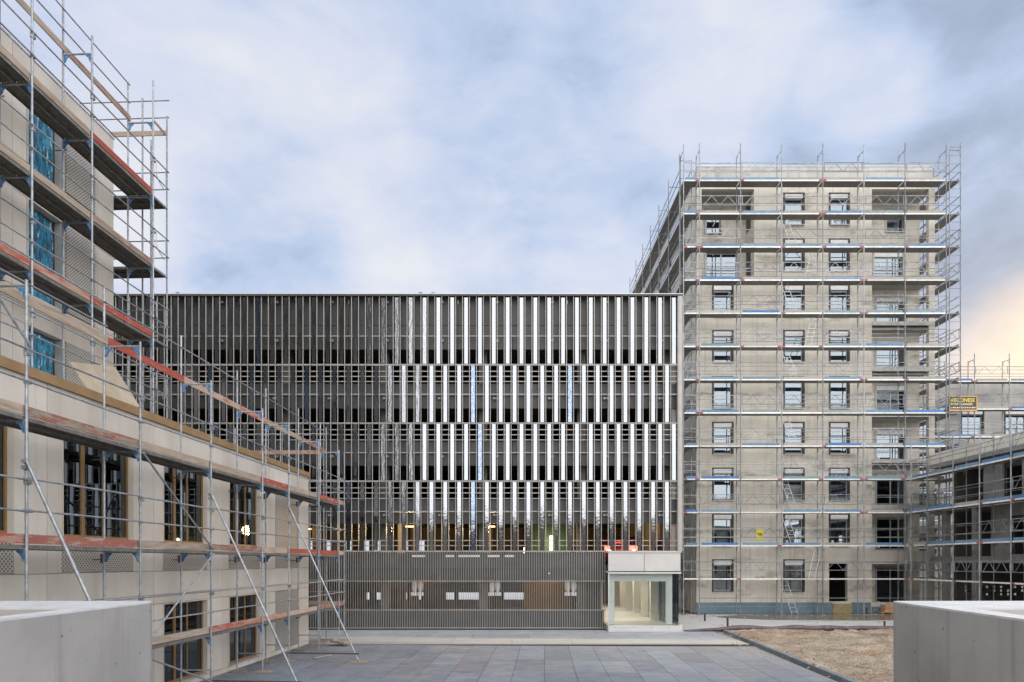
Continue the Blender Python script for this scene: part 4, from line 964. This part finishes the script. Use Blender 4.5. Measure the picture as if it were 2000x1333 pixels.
def far_scaffold(label, posts_, outer, inner, axis, levels, ztop, base, latt=.5, ladders=(), lowz=0.0, frames_top=True, skip=lambda i, z: False, caps=.25, toe_w=(.16,.32,.22,.30), frame=I4, topin=None):
    """axis 'x': posts run along x at y=outer/inner; axis 'y': posts run along y at x=outer/inner"""
    t_ = thing('scaffold', label, 'scaffold', base, frame)
    P = (lambda u, w, z: (u, w, z)) if axis == 'x' else (lambda u, w, z: (w, u, z))
    sgn = 1 if outer > inner else -1
    rot = Matrix.Identity(4) if axis == 'x' else Matrix.Rotation(math.pi / 2, 4, 'Z')
    w_ = abs(outer - inner)
    for u in posts_:
        tube('standard', t_, P(u, outer, lowz + .05), P(u, outer, ztop + R.uniform(-.05, .05)), .030, m_steel_far)
        tube('standard', t_, P(u, inner, lowz + .05), P(u, inner, (topin or ztop - .35)), .026, m_steel_far)
        bm = bmesh.new(); a = P(u - .16, outer - .1, lowz + .01); b = P(u + .16, outer + .1, lowz + .05)
        bm_box(bm, [min(p, q) for p, q in zip(a, b)], [max(p, q) for p, q in zip(a, b)]); mpart('sole_board', t_, bm, m_wraw, a)
        dirv = Vector(P(0, outer, 0)) - Vector(P(0, inner, 0)); ang = math.atan2(dirv.y, dirv.x)
        for z in levels + ([ztop - .35] if frames_top else []):
            link('transom_frame', brk_mesh(w_), t_, T(P(u, inner, z - .06)) @ Matrix.Rotation(ang, 4, 'Z'))
    for i, (a, b) in enumerate(zip(posts_[:-1], posts_[1:])):
        L = b - a; mid = (a + b) / 2
        for z in levels:
            if skip(i, z): continue
            def bx(nm, u0, u1, w0, w1, z0, z1, m_):
                p = P(u0, w0, z0); q = P(u1, w1, z1); return box(nm, t_, [min(i_, j_) for i_, j_ in zip(p, q)], [max(i_, j_) for i_, j_ in zip(p, q)], m_)
            bx('deck', a + .05, b - .05, inner + sgn * .02, outer - sgn * .04, z - .05, z, m_dfar)
            bx('deck_edge', a + .04, b - .04, outer - sgn * .039, outer - sgn * .005, z - .065, z + .012, m_dedge)
            if z > lowz + 2.5 and R.random() < .95:
                bx('toe_board', a + .13, b - .13, outer - sgn * .04, outer - sgn * .012, z + .02, z + .165, R.choices(m_toe, toe_w)[0])
            if R.random() < caps: bx('end_cap', b - .24, b - .03, outer - sgn * .0049, outer + sgn * .01, z - .055, z + .03, m_redcap)
            if R.random() < caps: bx('end_cap', a + .03, a + .22, outer - sgn * .0049, outer + sgn * .01, z - .055, z + .03, m_redcap)
            me = _c[('lattice',)] if R.random() < latt else _c[('rails',)]
            link('guard_frame', me, t_, T(P(mid, outer - sgn * .02, z + .50)) @ rot @ Matrix.Diagonal((L - .02, 1, 1, 1)))
            link('guard_rail', _c[('rails',)], t_, T(P(mid, inner + sgn * .03, z + .50)) @ rot @ Matrix.Diagonal((L - .02, 1, .9, 1)))
    for (u0, z0, u1, z1, w) in ladders:
        bm = bmesh.new(); ww = .19
        bm_tube(bm, P(u0 - ww, w, z0), P(u1 - ww, w + .25, z1), .019, 6); bm_tube(bm, P(u0 + ww, w, z0), P(u1 + ww, w + .25, z1), .019, 6)
        for k in range(8):
            f_ = (k + .5) / 8; uu = u0 + (u1 - u0) * f_; zz = z0 + (z1 - z0) * f_; yy_ = w + .25 * f_; bm_tube(bm, P(uu - ww, yy_, zz), P(uu + ww, yy_, zz), .014, 4)
        mpart('ladder', t_, bm, m_alu, P(u0, w, z0))
    return t_
OY, IY = 41.1, 41.85
o_s = 1333 / 41.1
fp = [(p - 1000) / o_s for p in (1335, 1366, 1446.3, 1526.6, 1607, 1687.3, 1767.6, 1848)]
lvls = [2.2 + 2.0 * k for k in range(13)]
lad = []
ub_ = fp[3] + .35
for k, z in enumerate([0.05] + lvls[:-1]):
    if k in (1,): lad.append((ub_ + 1.55, z, ub_ + 2.1, z + 2.0 if k else 2.2, OY + .25))
    elif k in (3, 5, 9, 11, 7, 0, 2): lad.append((ub_ + .55, z, ub_ - .05, z + 2.1, OY + .25))
    elif k in (8, 10): lad.append((ub_ + 1.3, z, ub_ + 1.9, z + 2.1, OY + .25))
fs = far_scaffold('tall scaffold with blue toe boards and ladders across the front of the concrete tower', fp, OY, IY, 'x', lvls, 28.4, (18, OY, 0), latt=.55, ladders=lad)
ss = far_scaffold('scaffold running back along the left side of the concrete tower', [41.85 + 2.95 * k for k in range(7)], 10.27, 11.0, 'y', lvls, 28.2, (10.6, 50, 0), latt=.4, toe_w=(.15,.25,.25,.35))
rs = far_scaffold('scaffold running back along the right side of the concrete tower', [41.1 + 2.6 * k for k in range(7)], 27.0, 26.33, 'y', lvls, 28.4, (26.7, 50, 0), latt=.6, toe_w=(.1,.2,.3,.4))
for k in range(12): 
    for h in (.45, .95, 1.45): tube('rung', rs, (26.33, 41.06, 2.2 + 2 * k + h), (27.0, 41.06, 2.2 + 2 * k + h), .014, m_steel_far)
for h in (24.2 + 2.45, 24.2 + 2.95, 24.2 + 3.45, 24.2 + 3.95): tube('rung', rs, (26.33, 41.06, h), (27.0, 41.06, h), .014, m_steel_far)
for z in (.5, 1.02):                       # low guard rails at the foot of the front scaffold
    for a, b in zip(fp[1:-1], fp[2:]): tube('guard_rail', fs, (a, OY + .02, z), (b, OY + .02, z), .018, m_steel_far)
# ================================================================== RIGHT WING
rw = thing('right_wing', 'low grey concrete wing with open dark bays behind scaffold at the right edge', 'building', (27, 36, 0))
RX = 25.05
mpR = lambda u, v, w: (RX + w, u, v)
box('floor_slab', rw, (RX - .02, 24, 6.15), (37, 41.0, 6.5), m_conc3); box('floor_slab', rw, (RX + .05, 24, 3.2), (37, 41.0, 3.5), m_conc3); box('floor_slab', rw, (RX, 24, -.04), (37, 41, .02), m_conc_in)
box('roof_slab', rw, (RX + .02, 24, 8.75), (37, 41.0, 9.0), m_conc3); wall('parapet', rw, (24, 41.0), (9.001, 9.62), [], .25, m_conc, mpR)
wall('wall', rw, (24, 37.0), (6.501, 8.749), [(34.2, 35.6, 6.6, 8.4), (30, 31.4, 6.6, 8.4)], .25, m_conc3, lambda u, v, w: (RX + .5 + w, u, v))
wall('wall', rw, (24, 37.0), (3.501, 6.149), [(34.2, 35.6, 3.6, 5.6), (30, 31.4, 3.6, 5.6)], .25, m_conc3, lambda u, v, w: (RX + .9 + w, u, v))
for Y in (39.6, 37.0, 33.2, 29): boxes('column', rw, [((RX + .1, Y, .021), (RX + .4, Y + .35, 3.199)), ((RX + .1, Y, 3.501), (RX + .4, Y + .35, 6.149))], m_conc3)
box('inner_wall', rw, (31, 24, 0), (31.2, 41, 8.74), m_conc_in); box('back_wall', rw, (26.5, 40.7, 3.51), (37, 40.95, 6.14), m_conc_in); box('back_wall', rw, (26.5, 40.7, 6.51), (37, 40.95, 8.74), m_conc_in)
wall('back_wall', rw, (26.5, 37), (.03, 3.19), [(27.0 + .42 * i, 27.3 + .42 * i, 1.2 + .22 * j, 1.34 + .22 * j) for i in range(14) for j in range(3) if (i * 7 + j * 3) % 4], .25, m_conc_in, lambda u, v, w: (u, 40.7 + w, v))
for Y in (34.2, 30):
    for z, z1, dx in ((6.6, 8.4, .62), (3.6, 5.6, 1.02)): boxes('window', rw, [((RX + dx, Y, z), (RX + dx + .05, Y + .06, z1)), ((RX + dx, Y + 1.34, z), (RX + dx + .05, Y + 1.4, z1)), ((RX + dx, Y + .061, z1 - .3), (RX + dx + .05, Y + 1.339, z1))], m_black)
far_scaffold('scaffold with blue toe boards in front of the low right wing', [24.2, 26.3, 28.4, 30.5, 32.7, 34.9, 37.0, 39.3, 40.9], 23.9, 24.63, 'y', [2.2, 4.2, 6.2, 8.2], 10.2, (24.2, 35, 0), latt=.6, toe_w=(.35,.45,.1,.1), caps=.3)
# ================================================================== BACK BUILDING + SIGN
bb = thing('back_building', 'pale grey concrete building behind the right wing, its top against the sunset glow', 'building', (40, 55, 0))
bwn = [(33.0, 34.7), (36.2, 37.9), (29.8, 31.2), (39.4, 41.1)]
bz = [(12.5, 14.4), (9.6, 11.5), (6.7, 8.6), (3.8, 5.7)]
wall('wall', bb, (28.0, 62), (0, 16.5), [(a, b, c, d) for a, b in bwn for c, d in bz], .3, m_conc2, lambda u, v, w: (u, 50.2 + w, v))
box('roof_slab', bb, (28.0, 50.51, 16.0), (62, 64, 16.4), m_conc2); box('inner_wall', bb, (28.4, 54, 0), (62, 54.2, 15.9), m_conc_in); box('end_wall', bb, (28.0, 50.51, 0), (28.3, 64, 15.99), m_conc)
for a, b in bwn:
    for c, d in bz: rwindow(bb, a, b, c, d, 50.2, True)
far_scaffold('scaffold in front of the pale back building, its post tops against the glow', [28.2 + 2.5 * k for k in range(9)], 49.0, 49.7, 'x', [2.2 + 2 * k for k in range(8)], 18.15, (35, 49, 0), latt=.4, toe_w=(.2,.3,.2,.3))
sg = thing('banner_sign', 'dark banner with yellow lettering and orange rim hung on the back scaffold', 'sign', (32.3, 48.85, 14))
sy = 48.86; a, b, c, d = 31.25, 33.3, 14.0, 15.08
boxes('board', sg, [((a, sy, c), (b, sy + .02, d))], m_signbg)
boxes('rim', sg, [((a, sy - .015, d - .07), (b, sy - .001, d)), ((a, sy - .015, c), (b, sy - .001, c + .10)), ((b - .07, sy - .015, c + .101), (b, sy - .001, d - .101)), ((a, sy - .015, c + .101), (a + .05, sy - .001, d - .101))], m_orange)
text(sg, 'REGONESE', .36, m_letter, (a + b) / 2 - .02, sy - .008, 14.66, sxy=.98, bold=.006)
text(sg, 'ECHAFAUDAGES', .22, m_letterw, (a + b) / 2 - .10, sy - .008, 14.42, sxy=.95, bold=.003)
bm = bmesh.new()
xx = a + .12
while xx < b - .15: w = R.uniform(.05, .14); bm_box(bm, (xx, sy - .010, 14.20), (min(xx + w, b - .1), sy - .004, 14.29)); xx += w + .05
mpart('small_print', sg, bm, m_letterw, (a, sy, 14.2))
# ================================================================== PALLET OF BRICKS
pt = thing('pallet', 'wooden pallet in front of the tower plinth carrying orange bricks', 'pallet', (22.9, 41.5, 0))
for i in range(6): box('slat', pt, (22.3, 41.1 + i * .17, .13), (23.5, 41.22 + i * .17, .15), m_wraw)
for Y in (41.12, 41.5, 41.9):
    for X in (22.3, 22.85, 23.38): box('block', pt, (X, Y, .03), (X + .12, Y + .12, .128), m_wraw)
    box('skid', pt, (22.3, Y, .006), (23.5, Y + .12, .029), m_wraw)
bs = thing('brick_stack', 'small stack of orange bricks on the wooden pallet', 'bricks', (22.9, 41.5, .15))
for l_ in range(5):
    for i in range(3):
        for j in range(3): box('brick', bs, (22.55 + i * .27 + (l_ % 2) * .02, 41.25 + j * .2, .152 + l_ * .09), (22.80 + i * .27 + (l_ % 2) * .02, 41.43 + j * .2, .238 + l_ * .09), m_brick)
# ================================================================== BUILDING ACROSS THE SQUARE (behind the photographer, added for the mirror strips to reflect)
ob_ = thing('added_opposite_building', 'plain pale building across the square, added unseen to be reflected', 'building', (0, -50, 0))
wz = [(1, 2.8), (4, 5.8), (7, 8.8)]; wx = [(-46 + 4 * k, -44.2 + 4 * k) for k in range(24)]
wall('wall', ob_, (-50, 55), (0, 10.2), [(p, q, r, s) for p, q in wx for r, s in wz], .3, m_conc2, lambda u, v, w: (u, -48 - w, v))
box('roof_slab', ob_, (-50, -60, 9.8), (55, -48.31, 10.1), m_conc2); box('inner_wall', ob_, (-50, -52, 0), (55, -51.8, 9.79), m_conc_in)
print('objects', len(bpy.data.objects))

lt = thing('added_left_tower', 'tall concrete tower left of the photographer, added unseen to be reflected', 'building', (-25, -8, 0))  # unseen tower added for the steel strips to mirror
wl = [(-44 + 3.6 * k, -42.6 + 3.6 * k, 1 + 3 * j, 3 + 3 * j) for k in range(9) for j in range(11)]
wall('front_wall', lt, (-46, -12.4), (0, 36), wl, .3, m_conc3, lambda u, v, w: (u, 1.5 - w, v))
wall('side_wall', lt, (-16, 1.19), (0, 36), [(-14 + 4 * k, -12.6 + 4 * k, 1 + 3 * j, 3 + 3 * j) for k in range(4) for j in range(11)], .3, m_conc3, lambda u, v, w: (-12.4 - w, u, v))
box('inner_wall', lt, (-46, -3, 0), (-14, -2.8, 36), m_conc_in); box('roof_slab', lt, (-46, -16, 35.5), (-12.71, 1.19, 35.8), m_conc_in)
far_scaffold('scaffold on the tall tower left of the photographer, added unseen to be reflected', [-13 - 3 * k for k in range(9)][::-1], 2.7, 1.95, 'x', [12 + 2.0 * k for k in range(12)], 37.5, (-25, 2.7, 12), latt=.5, toe_w=(.4,.3,.2,.1), lowz=11)  # unseen scaffold added to that tower for its reflection
